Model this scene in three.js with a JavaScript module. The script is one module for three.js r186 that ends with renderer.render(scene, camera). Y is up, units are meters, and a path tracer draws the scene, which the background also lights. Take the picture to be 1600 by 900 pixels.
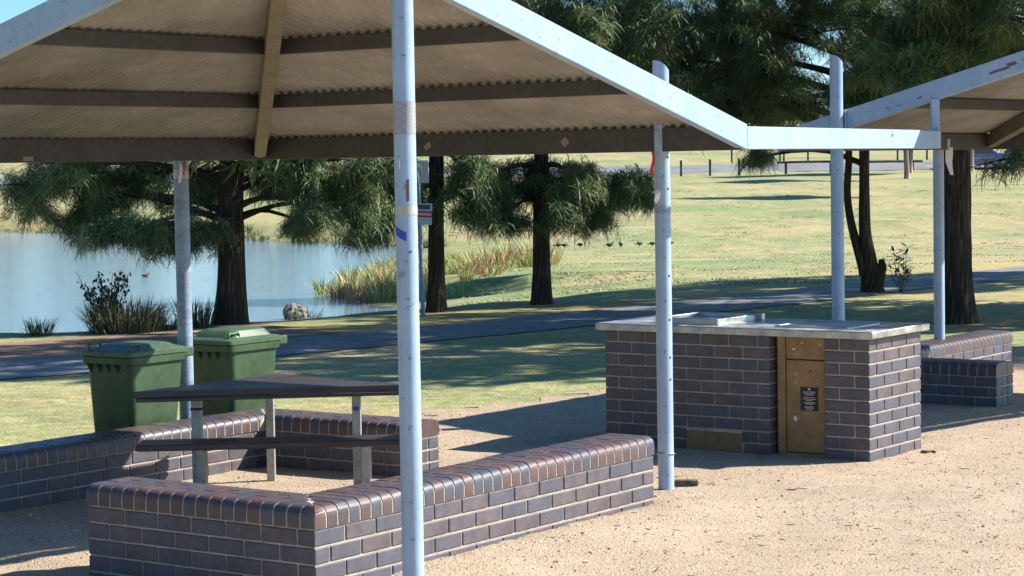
import * as THREE from 'three';
import { Sky } from 'three/addons/objects/Sky.js';
import { mergeGeometries, toCreasedNormals, mergeVertices } from 'three/addons/utils/BufferGeometryUtils.js';
import { createNoise2D, createNoise3D } from 'simplex-noise';

// ------------------------------------------------------------------ camera, sky, sun, exposure
const scene = new THREE.Scene();
const camera = new THREE.PerspectiveCamera(15.08, 16 / 9, 0.1, 3000);
camera.rotation.order = 'YXZ';
camera.position.set(0, 2.1, 0);
camera.rotation.set(-0.0567, 0, -0.0171);
const SUN = new THREE.Vector3(0.776, 0.616, -0.135).normalize();
const sky = new Sky();
sky.name = 'sky'; sky.scale.setScalar(2500); sky.userData.kind = 'structure';
Object.assign(sky.material.uniforms.turbidity, { value: 4 });
sky.material.uniforms.rayleigh.value = 1.4;
sky.material.uniforms.mieCoefficient.value = 0.004;
sky.material.uniforms.mieDirectionalG.value = 0.75;
sky.material.uniforms.sunPosition.value.copy(SUN);
if (sky.material.uniforms.cloudCoverage) sky.material.uniforms.cloudCoverage.value = 0;
scene.add(sky);
scene.environmentIntensity = 0.105;
const sun = new THREE.DirectionalLight(0xfff7ec, 5);
sun.position.set(SUN.x * 80, SUN.y * 80, SUN.z * 80 - 20);
sun.target.position.set(0, 0, -20);
sun.castShadow = true;
sun.shadow.mapSize.set(4096, 4096);
Object.assign(sun.shadow.camera, { left: -45, right: 45, top: 45, bottom: -45, near: 1, far: 220 });
scene.add(sun, sun.target);
const renderer = new THREE.WebGLRenderer({ antialias: true });
renderer.setSize(1024, 576);
renderer.toneMapping = THREE.LinearToneMapping;
renderer.toneMappingExposure = 2.0;
renderer.shadowMap.enabled = true;

// ------------------------------------------------------------------ helpers
let seed = 7;
const rnd = () => { seed = (seed * 1664525 + 1013904223) >>> 0; return seed / 4294967296; };
const rr = (a, b) => a + (b - a) * rnd();
const n2 = createNoise2D(rnd), n3 = createNoise3D(rnd);
const fbm = (x, y, o = 4) => { let s = 0, a = 0.5, f = 1; for (let i = 0; i < o; i++) { s += a * n2(x * f, y * f); a *= 0.5; f *= 2.03; } return s; };
const clamp = (x, a, b) => Math.min(b, Math.max(a, x));
const smooth = (a, b, x) => { const t = clamp((x - a) / (b - a), 0, 1); return t * t * (3 - 2 * t); };
const V = (x, y, z) => new THREE.Vector3(x, y, z);
const taken = {};
function numbered(n) { if (!(n in taken)) { taken[n] = 0; return n; } taken[n]++; return n + '_' + String(taken[n]).padStart(3, '0'); }
function tag(o, label, category, group, kind) {
  if (label) o.userData.label = label;
  if (category) o.userData.category = category;
  if (group) o.userData.group = group;
  if (kind) o.userData.kind = kind;
  return o;
}
function thing(name, label, category, pos = [0, 0, 0], turn = 0, group) {
  const o = new THREE.Group(); o.name = numbered(name); o.position.set(...pos); o.rotation.y = turn;
  scene.add(o); return tag(o, label, category, group);
}
function mesh(name, geo, mat, parent = scene) {
  const m = new THREE.Mesh(geo, mat); m.castShadow = m.receiveShadow = true;
  m.name = parent === scene ? numbered(name) : name; parent.add(m); return m;
}
function norm(g) {
  g = g.index ? g.toNonIndexed() : g;
  for (const k of Object.keys(g.attributes)) if (!['position', 'normal', 'uv'].includes(k)) g.deleteAttribute(k);
  if (!g.attributes.uv) g.setAttribute('uv', new THREE.BufferAttribute(new Float32Array(g.attributes.position.count * 2), 2));
  if (!g.attributes.normal) g.computeVertexNormals();
  return g;
}
const merge = (a) => mergeGeometries(a.map(norm), false);
// metric box-projected uv
function boxUV(g, s = 1, off = 0) {
  g = g.index ? g.toNonIndexed() : g; if (!g.attributes.normal) g.computeVertexNormals();
  const p = g.attributes.position, n = g.attributes.normal, uv = new Float32Array(p.count * 2);
  for (let i = 0; i < p.count; i++) {
    const ax = Math.abs(n.getX(i)), ay = Math.abs(n.getY(i)), az = Math.abs(n.getZ(i));
    let a, b;
    if (ay >= ax && ay >= az) { a = p.getX(i); b = p.getZ(i); } else if (ax >= az) { a = p.getZ(i); b = p.getY(i); } else { a = p.getX(i); b = p.getY(i); }
    uv[2 * i] = a * s + off; uv[2 * i + 1] = b * s + off * 0.7;
  }
  g.setAttribute('uv', new THREE.BufferAttribute(uv, 2)); return g;
}
// chamfered box, 44 triangles
function cbox(w, h, d, c = 0.004) {
  const x = w / 2, y = h / 2, z = d / 2, P = [], I = {};
  const corners = [];
  for (const sx of [-1, 1]) for (const sy of [-1, 1]) for (const sz of [-1, 1]) corners.push([sx, sy, sz]);
  const pt = (s, ax) => V(s[0] * (ax === 0 ? x : x - c), s[1] * (ax === 1 ? y : y - c), s[2] * (ax === 2 ? z : z - c));
  const tri = (a, b, e) => {
    const nn = b.clone().sub(a).cross(e.clone().sub(a)), m = a.clone().add(b).add(e);
    if (nn.dot(m) < 0) P.push(a, e, b); else P.push(a, b, e);
  };
  const quad = (a, b, e, f) => { tri(a, b, e); tri(a, e, f); };
  for (let ax = 0; ax < 3; ax++) for (const s of [-1, 1]) {
    const o = [(ax + 1) % 3, (ax + 2) % 3];
    const k = (a, b) => { const t = [0, 0, 0]; t[ax] = s; t[o[0]] = a; t[o[1]] = b; return pt(t, ax); };
    quad(k(-1, -1), k(1, -1), k(1, 1), k(-1, 1));
  }
  for (let ax = 0; ax < 3; ax++) {
    const [a, b] = [(ax + 1) % 3, (ax + 2) % 3];
    for (const sa of [-1, 1]) for (const sb of [-1, 1]) {
      const k = (e, f) => { const t = [0, 0, 0]; t[ax] = e; t[a] = sa; t[b] = sb; return pt(t, f); };
      quad(k(-1, a), k(1, a), k(1, b), k(-1, b));
    }
  }
  for (const s of corners) tri(pt(s, 0), pt(s, 1), pt(s, 2));
  const g = new THREE.BufferGeometry().setFromPoints(P); g.computeVertexNormals(); return boxUV(g);
}
function boxAt(x0, x1, y0, y1, z0, z1, c = 0.004) {
  const g = cbox(x1 - x0, y1 - y0, z1 - z0, c); g.translate((x0 + x1) / 2, (y0 + y1) / 2, (z0 + z1) / 2); return boxUV(g);
}
// box beam between two points, section w (horizontal) x h (vertical); a and b on the centre line of its bottom face
function beam(a, b, w, h, c = 0.004) {
  const d = b.clone().sub(a), L = d.length(); const g = cbox(L, h, w, c); g.translate(L / 2, h / 2, 0);
  const yaw = Math.atan2(-d.z, d.x), pit = Math.atan2(d.y, Math.hypot(d.x, d.z));
  g.applyMatrix4(new THREE.Matrix4().makeRotationZ(pit)); g.applyMatrix4(new THREE.Matrix4().makeRotationY(yaw));
  g.translate(a.x, a.y, a.z); return g;
}
// same with ends cut plumb: every section is a vertical rectangle of height h
function plumbBeam(a, b, w, h) {
  const d = b.clone().sub(a), L = Math.hypot(d.x, d.z); const g = cbox(L, h, w, 0.004); g.translate(L / 2, h / 2, 0);
  const p = g.attributes.position; for (let i = 0; i < p.count; i++) p.setY(i, p.getY(i) + d.y * p.getX(i) / L);
  g.computeVertexNormals(); g.applyMatrix4(new THREE.Matrix4().makeRotationY(Math.atan2(-d.z, d.x))); g.translate(a.x, a.y, a.z); return g;
}
// tube along points [x,y,z,r] with optional surface modulation
function tubeAlong(pts, seg = 10, steps = 16, mod) {
  const cv = new THREE.CatmullRomCurve3(pts.map((p) => V(p[0], p[1], p[2])), false, 'centripetal');
  const fr = cv.computeFrenetFrames(steps, false), P = [], U = [], idx = [];
  let len = 0, prev = null;
  for (let i = 0; i <= steps; i++) {
    const t = i / steps, c = cv.getPoint(t), f = t * (pts.length - 1), k = Math.min(pts.length - 2, Math.floor(f));
    const r = pts[k][3] + (pts[k + 1][3] - pts[k][3]) * (f - k);
    if (prev) len += c.distanceTo(prev); prev = c;
    for (let j = 0; j <= seg; j++) {
      const a = (j % seg) / seg * Math.PI * 2, m = mod ? mod(a, len, t) : 1;
      const q = c.clone().addScaledVector(fr.normals[i], Math.cos(a) * r * m).addScaledVector(fr.binormals[i], Math.sin(a) * r * m);
      P.push(q.x, q.y, q.z); U.push(j / seg * Math.max(0.2, r * 6.28), len);
    }
  }
  for (let i = 0; i < steps; i++) for (let j = 0; j < seg; j++) { const a = i * (seg + 1) + j, b = a + seg + 1; idx.push(a, a + 1, b, a + 1, b + 1, b); }
  const g = new THREE.BufferGeometry(); g.setAttribute('position', new THREE.Float32BufferAttribute(P, 3)); g.setAttribute('uv', new THREE.Float32BufferAttribute(U, 2));
  g.setIndex(idx); g.computeVertexNormals(); return g;
}
// loft of rounded-rectangle or elliptical sections {y,w,d,r,x,z}; closed ends
function loft(sec, n = 24, crease = 0.7) {
  const rings = sec.map((s) => {
    const out = []; const hw = s.w / 2, hd = s.d / 2, r = s.r === undefined ? Math.min(hw, hd) : Math.min(s.r, hw - 1e-4, hd - 1e-4);
    for (let i = 0; i < n; i++) {
      const q = Math.floor(i / (n / 4)), f = (i % (n / 4)) / (n / 4 - 1), a = (q + f) * Math.PI / 2;
      const cx = (q === 0 || q === 3 ? 1 : -1) * (hw - r), cz = (q < 2 ? 1 : -1) * (hd - r);
      if (s.r === undefined) { const b = i / n * Math.PI * 2; out.push(V((s.x || 0) + hw * Math.cos(b), s.y, (s.z || 0) + hd * Math.sin(b))); } else out.push(V((s.x || 0) + cx + r * Math.cos(a), s.y, (s.z || 0) + cz + r * Math.sin(a)));
    } return out;
  });
  const P = [];
  for (let i = 0; i < rings.length - 1; i++) for (let j = 0; j < n; j++) {
    const k = (j + 1) % n, a = rings[i][j], b = rings[i][k], c = rings[i + 1][k], d = rings[i + 1][j]; P.push(a, c, b, a, d, c);
  }
  const capf = (R, up) => { const c = R.reduce((s, p) => s.add(p), V(0, 0, 0)).multiplyScalar(1 / n); for (let j = 0; j < n; j++) { const a = R[j], b = R[(j + 1) % n]; up ? P.push(c, b, a) : P.push(c, a, b); } };
  capf(rings[0], false); capf(rings[rings.length - 1], true);
  let g = new THREE.BufferGeometry().setFromPoints(P); g = toCreasedNormals(g, crease); return boxUV(g);
}

// ------------------------------------------------------------------ textures
function dataTex(w, h, fn, srgb = true) {
  const d = new Uint8Array(w * h * 4);
  for (let y = 0; y < h; y++) for (let x = 0; x < w; x++) { const c = fn(x, y), i = (y * w + x) * 4; d[i] = clamp(c[0], 0, 1) * 255; d[i + 1] = clamp(c[1], 0, 1) * 255; d[i + 2] = clamp(c[2], 0, 1) * 255; d[i + 3] = 255; }
  const t = new THREE.DataTexture(d, w, h); t.wrapS = t.wrapT = THREE.RepeatWrapping; t.magFilter = THREE.LinearFilter; t.minFilter = THREE.LinearMipmapLinearFilter; t.generateMipmaps = true;
  if (srgb) t.colorSpace = THREE.SRGBColorSpace; t.needsUpdate = true; return t;
}
// tileable value-noise lattice
function lattice(n) { const a = new Float32Array(n * n); for (let i = 0; i < n * n; i++) a[i] = rnd(); return (x, y) => { const xi = Math.floor(x), yi = Math.floor(y), fx = x - xi, fy = y - yi, sx = fx * fx * (3 - 2 * fx), sy = fy * fy * (3 - 2 * fy), g = (i, j) => a[(((j % n) + n) % n) * n + ((i % n) + n) % n]; return (g(xi, yi) * (1 - sx) + g(xi + 1, yi) * sx) * (1 - sy) + (g(xi, yi + 1) * (1 - sx) + g(xi + 1, yi + 1) * sx) * sy; }; }
function clone(t, ru, rv = ru, ou = 0, ov = 0) { const c = t.clone(); c.repeat.set(ru, rv); c.offset.set(ou, ov); c.needsUpdate = true; return c; }
const L8 = lattice(8), L32 = lattice(32), L128 = lattice(128), L256 = lattice(256);
const grain = dataTex(512, 512, (x, y) => { const u = x / 512, v = y / 512; const g = 0.70 + 0.13 * L8(u * 8, v * 8) + 0.12 * L32(u * 32, v * 32) + 0.12 * L128(u * 128, v * 128) + 0.1 * (rnd() - 0.5); return [g, g, g]; });
const grainBump = dataTex(512, 512, (x, y) => { const u = x / 512, v = y / 512; const g = 0.5 * L128(u * 128, v * 128) + 0.3 * L256(u * 256, v * 256) + 0.2 * rnd(); return [g, g, g]; }, false);
// crushed granite: 2048 px over 5 m; individual grains of 4-10 mm
const gravelH = new Float32Array(2048 * 2048);
const gravelC = new Uint8Array(2048 * 2048 * 4);
{
  const N = 2048, pal = [[0.80, 0.70, 0.57], [0.85, 0.78, 0.66], [0.73, 0.61, 0.49], [0.78, 0.65, 0.55], [0.92, 0.87, 0.78], [0.64, 0.52, 0.42], [0.72, 0.64, 0.53], [0.46, 0.38, 0.32]];
  for (let i = 0; i < N * N; i++) { const x = i % N, y = (i / N) | 0, k = 0.93 + 0.1 * L32(x / 64, y / 64) + 0.07 * (rnd() - 0.5); gravelC[4 * i] = 188 * k; gravelC[4 * i + 1] = 161 * k; gravelC[4 * i + 2] = 130 * k; gravelC[4 * i + 3] = 255; gravelH[i] = 0.15 * L256(x / 8, y / 8); }
  for (let k = 0; k < 210000; k++) {
    const cx = rnd() * N, cy = rnd() * N, r = 0.9 + 1.9 * rnd() * rnd() + (rnd() < 0.02 ? 1.8 : 0), el = rr(0.6, 1), an = rr(0, 3.14), c = pal[Math.floor(Math.pow(rnd(), 1.3) * pal.length)], sh = rr(0.88, 1.1), ca = Math.cos(an), sa = Math.sin(an), R = Math.ceil(r);
    for (let dy = -R; dy <= R; dy++) for (let dx = -R; dx <= R; dx++) {
      const a = (dx * ca + dy * sa) / r, b = (-dx * sa + dy * ca) / (r * el), q = a * a + b * b; if (q > 1) continue;
      const i = (((Math.floor(cy) + dy + N) % N) * N + (Math.floor(cx) + dx + N) % N); gravelC[4 * i] = clamp(c[0] * sh, 0, 1) * 255; gravelC[4 * i + 1] = clamp(c[1] * sh, 0, 1) * 255; gravelC[4 * i + 2] = clamp(c[2] * sh, 0, 1) * 255;
      gravelH[i] = 0.3 + 0.7 * Math.sqrt(1 - q) * Math.min(1, r / 3);
    }
  }
}
const gravelMap = new THREE.DataTexture(gravelC, 2048, 2048); gravelMap.wrapS = gravelMap.wrapT = THREE.RepeatWrapping; gravelMap.magFilter = THREE.LinearFilter; gravelMap.minFilter = THREE.LinearMipmapLinearFilter; gravelMap.generateMipmaps = true; gravelMap.colorSpace = THREE.SRGBColorSpace; gravelMap.needsUpdate = true;
const gravelBump = dataTex(2048, 2048, (x, y) => { const g = gravelH[y * 2048 + x]; return [g, g, g]; }, false);
// lawn: 1024 px over 4 m, short straw and green blades
const lawnBuf = new Float32Array(1024 * 1024 * 3);
{
  const N = 1024;
  for (let i = 0; i < N * N; i++) { const x = i % N, y = (i / N) | 0, d = L32(x / 32, y / 32), e = L128(x / 8, y / 8); const w = L8(x / 128, y / 128); lawnBuf[3 * i] = 0.38 + 0.26 * d + 0.12 * e + 0.1 * w; lawnBuf[3 * i + 1] = 0.44 + 0.18 * d + 0.12 * e + 0.03 * w; lawnBuf[3 * i + 2] = 0.25 + 0.15 * d + 0.07 * e + 0.05 * w; }
  for (let k = 0; k < 55000; k++) {
    let x = rnd() * N, y = rnd() * N; const a = rr(0, 6.28), L = rr(4, 13), t = rnd(), c = t < 0.45 ? [0.72, 0.68, 0.47] : t < 0.8 ? [0.50, 0.57, 0.30] : t < 0.93 ? [0.38, 0.44, 0.22] : [0.83, 0.79, 0.62], s = rr(0.85, 1.12);
    for (let j = 0; j < L; j++) { const i = ((Math.floor(y) + N) % N) * N + (Math.floor(x) + N) % N; for (let q = 0; q < 3; q++) lawnBuf[3 * i + q] = c[q] * s; x += Math.cos(a); y += Math.sin(a); }
  }
}
const lawnMap = dataTex(1024, 1024, (x, y) => { const i = 3 * (y * 1024 + x); return [lawnBuf[i], lawnBuf[i + 1], lawnBuf[i + 2]]; });
const barkMap = dataTex(256, 512, (x, y) => { const u = x / 256, v = y / 512; const f = L32(u * 32, v * 8), g = L128(u * 128, v * 64), k = 0.45 + 0.5 * f * f + 0.25 * (g - 0.5); return [k, k * 0.95, k * 0.9]; });
const barkBump = dataTex(256, 512, (x, y) => { const u = x / 256, v = y / 512; const f = L32(u * 32, v * 8), g = L128(u * 128, v * 64), k = 0.7 * f + 0.3 * g; return [k, k, k]; }, false);
const woodMap = dataTex(512, 128, (x, y) => { const u = x / 512, v = y / 128; const k = 0.62 + 0.22 * L128(u * 8, v * 128) + 0.18 * L32(u * 4, v * 32) + 0.1 * L8(u * 8, v * 8); return [k, k, k]; });
const paintMap = dataTex(512, 512, (x, y) => { const u = x / 512, v = y / 512; let k = 0.86 + 0.05 * L8(u * 8, v * 8) + 0.05 * L32(u * 32, v * 4) + 0.04 * L128(u * 128, v * 32); const s = L32(u * 32, v * 32) * L128(u * 128, v * 128); if (s > 0.66) k *= 0.78; return [k * (1.0 + 0.03 * L8(v * 8, u * 8)), k, k * (1.0 - 0.02 * L8(v * 8, u * 8))]; });
const waterBump = dataTex(512, 512, (x, y) => { const u = x / 512, v = y / 512; const k = 0.5 * L32(u * 16, v * 32) + 0.35 * L128(u * 48, v * 128) + 0.15 * L256(u * 128, v * 256); return [k, k, k]; }, false);
const steelMap = dataTex(512, 512, (x, y) => { const u = x / 512, v = y / 512; let k = 0.72 + 0.16 * L8(u * 8, v * 8) + 0.1 * L32(u * 32, v * 32) + 0.06 * L256(u * 8, v * 256); return [k, k * 0.99, k * 0.97]; });
const steelRough = dataTex(512, 512, (x, y) => { const u = x / 512, v = y / 512; const k = 0.22 + 0.3 * L8(u * 8, v * 8) + 0.16 * L32(u * 32, v * 32); return [k, k, k]; }, false);

// ------------------------------------------------------------------ materials (linear base colours)
const lin = (r, g, b) => new THREE.Color().setRGB(r, g, b);
const std = (o) => new THREE.MeshStandardMaterial(o);
const phys = (o) => new THREE.MeshPhysicalMaterial(o);
const M = {
  paint: phys({ color: lin(0.38, 0.53, 0.71), map: clone(paintMap, 0.9), roughness: 0.42, bumpMap: clone(grainBump, 1.5), bumpScale: 0.0004 }),
  paintOld: phys({ color: lin(0.33, 0.43, 0.55), map: clone(grain, 1.3), roughness: 0.5, bumpMap: clone(grainBump, 2), bumpScale: 0.0006 }),
  brownSteel: std({ color: lin(0.085, 0.078, 0.078), map: clone(grain, 0.9), roughness: 0.6 }),
  hip: std({ color: lin(0.24, 0.20, 0.13), map: clone(grain, 1.1), roughness: 0.65 }),
  sheet: std({ color: lin(0.42, 0.405, 0.37), map: clone(steelMap, 0.35, 0.35), roughness: 0.7, side: THREE.DoubleSide }),
  mortar: std({ color: lin(0.56, 0.49, 0.38), map: clone(grain, 2.2), roughness: 0.95, bumpMap: clone(grainBump, 3), bumpScale: 0.001 }),
  steel: phys({ color: lin(0.72, 0.72, 0.70), metalness: 0.9, map: clone(steelMap, 0.9), roughnessMap: clone(steelRough, 0.9), roughness: 1 }),
  steelEdge: phys({ color: lin(0.70, 0.68, 0.65), metalness: 0.95, map: clone(steelMap, 1.4), roughness: 0.38 }),
  doorPaint: std({ color: lin(0.42, 0.25, 0.10), map: clone(grain, 1.7), roughness: 0.55 }),
  vent: std({ color: lin(0.30, 0.20, 0.085), map: clone(grain, 2.4), roughness: 0.7 }),
  dark: std({ color: lin(0.015, 0.015, 0.017), roughness: 0.7 }),
  tableWood: std({ color: lin(0.075, 0.055, 0.055), map: clone(woodMap, 1, 1), roughness: 0.42, bumpMap: clone(woodMap, 1, 1), bumpScale: 0.0012 }),
  galv: std({ color: lin(0.50, 0.50, 0.46), map: clone(grain, 2), roughness: 0.5, metalness: 0.35 }),
  bin: phys({ color: lin(0.062, 0.118, 0.052), map: clone(grain, 1.1), roughness: 0.45 }),
  binLid: phys({ color: lin(0.085, 0.15, 0.07), map: clone(grain, 1.3), roughness: 0.42 }),
  binDark: phys({ color: lin(0.03, 0.04, 0.05), roughness: 0.45 }),
  rubber: std({ color: lin(0.02, 0.02, 0.02), roughness: 0.8 }),
  white: std({ color: lin(0.78, 0.78, 0.75), roughness: 0.6 }),
  tape: std({ color: lin(0.62, 0.60, 0.50), map: clone(grain, 4), roughness: 0.6 }),
  duct: std({ color: lin(0.42, 0.43, 0.46), map: clone(grain, 4), roughness: 0.5 }),
  blue: std({ color: lin(0.02, 0.07, 0.45), roughness: 0.5 }),
  red: std({ color: lin(0.6, 0.05, 0.03), roughness: 0.6, side: THREE.DoubleSide }),
  ribbon: std({ color: lin(0.80, 0.74, 0.75), roughness: 0.6, side: THREE.DoubleSide }),
  rust: std({ color: lin(0.20, 0.13, 0.11), map: clone(grain, 5), roughness: 0.85 }),
  bark: std({ color: lin(0.155, 0.115, 0.085), map: clone(barkMap, 1.6, 0.5), roughness: 0.95, bumpMap: clone(barkBump, 1.6, 0.5), bumpScale: 0.02 }),
  twig: std({ color: lin(0.13, 0.10, 0.075), roughness: 0.95 }),
  palebark: std({ color: lin(0.85, 0.78, 0.70), map: clone(barkMap, 0.4, 0.1), roughness: 0.9 }),
  needle: std({ color: lin(1, 1, 1), roughness: 0.55, side: THREE.DoubleSide }),
  leafDark: std({ color: lin(0.05, 0.08, 0.03), roughness: 0.5, side: THREE.DoubleSide }),
  reed: std({ color: lin(0.085, 0.10, 0.05), roughness: 0.7, side: THREE.DoubleSide }),
  straw: std({ color: lin(0.34, 0.27, 0.12), roughness: 0.8, side: THREE.DoubleSide }),
  grass: std({ color: lin(1, 1, 1), roughness: 0.7, side: THREE.DoubleSide }),
  rock: std({ color: lin(0.36, 0.33, 0.28), map: clone(grain, 1.2), roughness: 0.9, bumpMap: clone(grainBump, 1), bumpScale: 0.01 }),
  post: std({ color: lin(0.34, 0.30, 0.25), map: clone(barkMap, 0.6, 0.3), roughness: 0.9 }),
  asphalt: std({ color: lin(0.27, 0.27, 0.265), map: clone(grain, 0.6), roughness: 0.85, bumpMap: clone(grainBump, 1.2), bumpScale: 0.003 }),
  road: std({ color: lin(0.26, 0.265, 0.27), map: clone(grain, 0.1), roughness: 0.85 }),
  dirt: std({ color: lin(0.36, 0.22, 0.14), map: clone(grain, 0.7), roughness: 0.95, bumpMap: clone(grainBump, 0.8), bumpScale: 0.01 }),
  gravel: std({ color: lin(1, 1, 1), map: gravelMap, bumpMap: gravelBump, bumpScale: 0.006, roughness: 0.95, vertexColors: true }),
  ground: std({ color: lin(1, 1, 1), map: lawnMap, roughness: 0.95, vertexColors: true, bumpMap: clone(grainBump, 1), bumpScale: 0.01 }),
  water: phys({ color: lin(0.19, 0.25, 0.28), roughness: 0.1, ior: 1.33, bumpMap: clone(waterBump, 0.12, 0.25), bumpScale: 0.0045 }),
  feather: std({ color: lin(0.03, 0.033, 0.045), roughness: 0.6 }),
  duck: std({ color: lin(0.14, 0.10, 0.07), roughness: 0.7 }),
  beak: std({ color: lin(0.5, 0.08, 0.04), roughness: 0.5 }),
  carPaint: phys({ color: lin(0.02, 0.09, 0.30), roughness: 0.3, clearcoat: 0.8, metalness: 0.2 }),
  glass: phys({ color: lin(0.03, 0.035, 0.04), roughness: 0.08 }),
};
const brickTones = [[0.100, 0.091, 0.100], [0.112, 0.097, 0.101], [0.088, 0.084, 0.098], [0.125, 0.102, 0.104], [0.098, 0.095, 0.112], [0.115, 0.090, 0.092]];
const brickM = brickTones.map((c, i) => phys({ color: lin(c[0] * 1.3, c[1] * 1.3, c[2] * 1.36), map: clone(grain, 2.3, 2.3, i * 0.17, i * 0.29), roughness: 0.5, bumpMap: clone(grainBump, 4), bumpScale: 0.0012 }));
const capTones = [[0.145, 0.072, 0.060], [0.115, 0.068, 0.064], [0.100, 0.082, 0.085], [0.17, 0.085, 0.066], [0.092, 0.075, 0.085], [0.135, 0.078, 0.072]];
const capM = capTones.map((c, i) => phys({ color: lin(c[0] * 0.95, c[1] * 1.12, c[2] * 1.3), map: clone(grain, 3.3, 3.3, i * 0.31, i * 0.13), roughness: 0.45, clearcoat: 0.12, clearcoatRoughness: 0.3 }));
const pick = (a) => a[Math.floor(rnd() * a.length)];

// ------------------------------------------------------------------ directions of the brickwork and of the shelters
const A = 0.6246, u = V(Math.cos(A), 0, Math.sin(A)), v = V(Math.sin(A), 0, -Math.cos(A));
const frame = (a) => [V(Math.cos(a), 0, Math.sin(a)), V(Math.sin(a), 0, -Math.cos(a))];

// ------------------------------------------------------------------ terrain
const prof = [[-80, 0], [33, 0], [48, -0.2], [66, -0.45], [90, 0.0], [120, 0.62], [148, 1.15], [162, 1.95], [200, 2.6], [260, 4.2], [420, 9], [900, 20]];
function baseH(zd) { for (let i = 0; i < prof.length - 1; i++) { const [a, b] = [prof[i], prof[i + 1]]; if (zd <= b[0]) { const t = clamp((zd - a[0]) / (b[0] - a[0]), 0, 1); return a[1] + (b[1] - a[1]) * t * (i === 1 || i === 3 ? t * (2 - t) * 0.5 + t * 0.5 : 1); } } return 20; }
const lake = [[-60, -31], [-25, -33], [-8.4, -35.6], [-7.2, -36.3], [-4.8, -38.2], [-3.75, -39.8], [-3.9, -45], [-4.1, -50], [-2.9, -61], [-3.8, -72], [-9, -80], [-12, -86], [-24, -101], [-60, -118], [-110, -110], [-120, -50]];
function sdPoly(px, pz, P) {
  let d = 1e9, inside = false;
  for (let i = 0, j = P.length - 1; i < P.length; j = i++) {
    const [xi, zi] = P[i], [xj, zj] = P[j], ex = xj - xi, ez = zj - zi, wx = px - xi, wz = pz - zi, t = clamp((wx * ex + wz * ez) / (ex * ex + ez * ez), 0, 1);
    d = Math.min(d, Math.hypot(wx - ex * t, wz - ez * t));
    if ((zi > pz) !== (zj > pz) && px < (xj - xi) * (pz - zi) / (zj - zi) + xi) inside = !inside;
  } return inside ? -d : d;
}
const WATER = -0.6;
function ht(x, z) {
  const zd = -z; let h = baseH(zd);
  if (zd > 24 && zd < 140 && x < 12) {
    const d = sdPoly(x, z, lake) + 0.5 * n2(x * 0.35, z * 0.35), wdt = zd < 44 ? 8 : 5;
    if (d < 0) h = WATER - 0.05 + Math.max(-0.8, d * 0.25); else if (d < wdt) h = WATER - 0.05 + (h - WATER + 0.05) * smooth(0, wdt, d);
  }
  if (zd > 30) h += 0.05 * smooth(30, 45, zd) * fbm(x * 0.12, z * 0.12, 3) * (zd > 60 ? 3 : 1);
  return h;
}
const courtPoly = [[-9.0, -5.6], [-1.95, -15.55], [-1.3, -17.2], [-0.76, -18.5], [0.85, -20.0], [2.6, -21.3], [4.4, -22.6], [6, -24.2], [14, -27], [14, 6], [-9, 6]];
const courtEdge = (x, z) => sdPoly(x, z, courtPoly) + 0.22 * n2(x * 1.7, z * 1.7) + 0.1 * n2(x * 5, z * 5), inCourt = (x, z) => courtEdge(x, z) < 0;
const pathC = new THREE.CatmullRomCurve3([V(-22, 0, -12.5), V(-12, 0, -18.6), V(-5.5, 0, -23.1), V(-0.8, 0, -27.6), V(3.9, 0, -33), V(9.7, 0, -41), V(18, 0, -54)]);
const pathPts = pathC.getSpacedPoints(160);
function pathD(x, z) { let b = 1e9, s = 0; for (let i = 0; i < pathPts.length - 1; i++) { const p = pathPts[i], q = pathPts[i + 1], ex = q.x - p.x, ez = q.z - p.z, t = clamp(((x - p.x) * ex + (z - p.z) * ez) / (ex * ex + ez * ez), 0, 1), dx = x - p.x - ex * t, dz = z - p.z - ez * t, d = Math.hypot(dx, dz); if (d < b) { b = d; s = (ex * dz - ez * dx) > 0 ? 1 : -1; } } return b * s; } // positive on the near side
const PW = 1.05;
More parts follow.
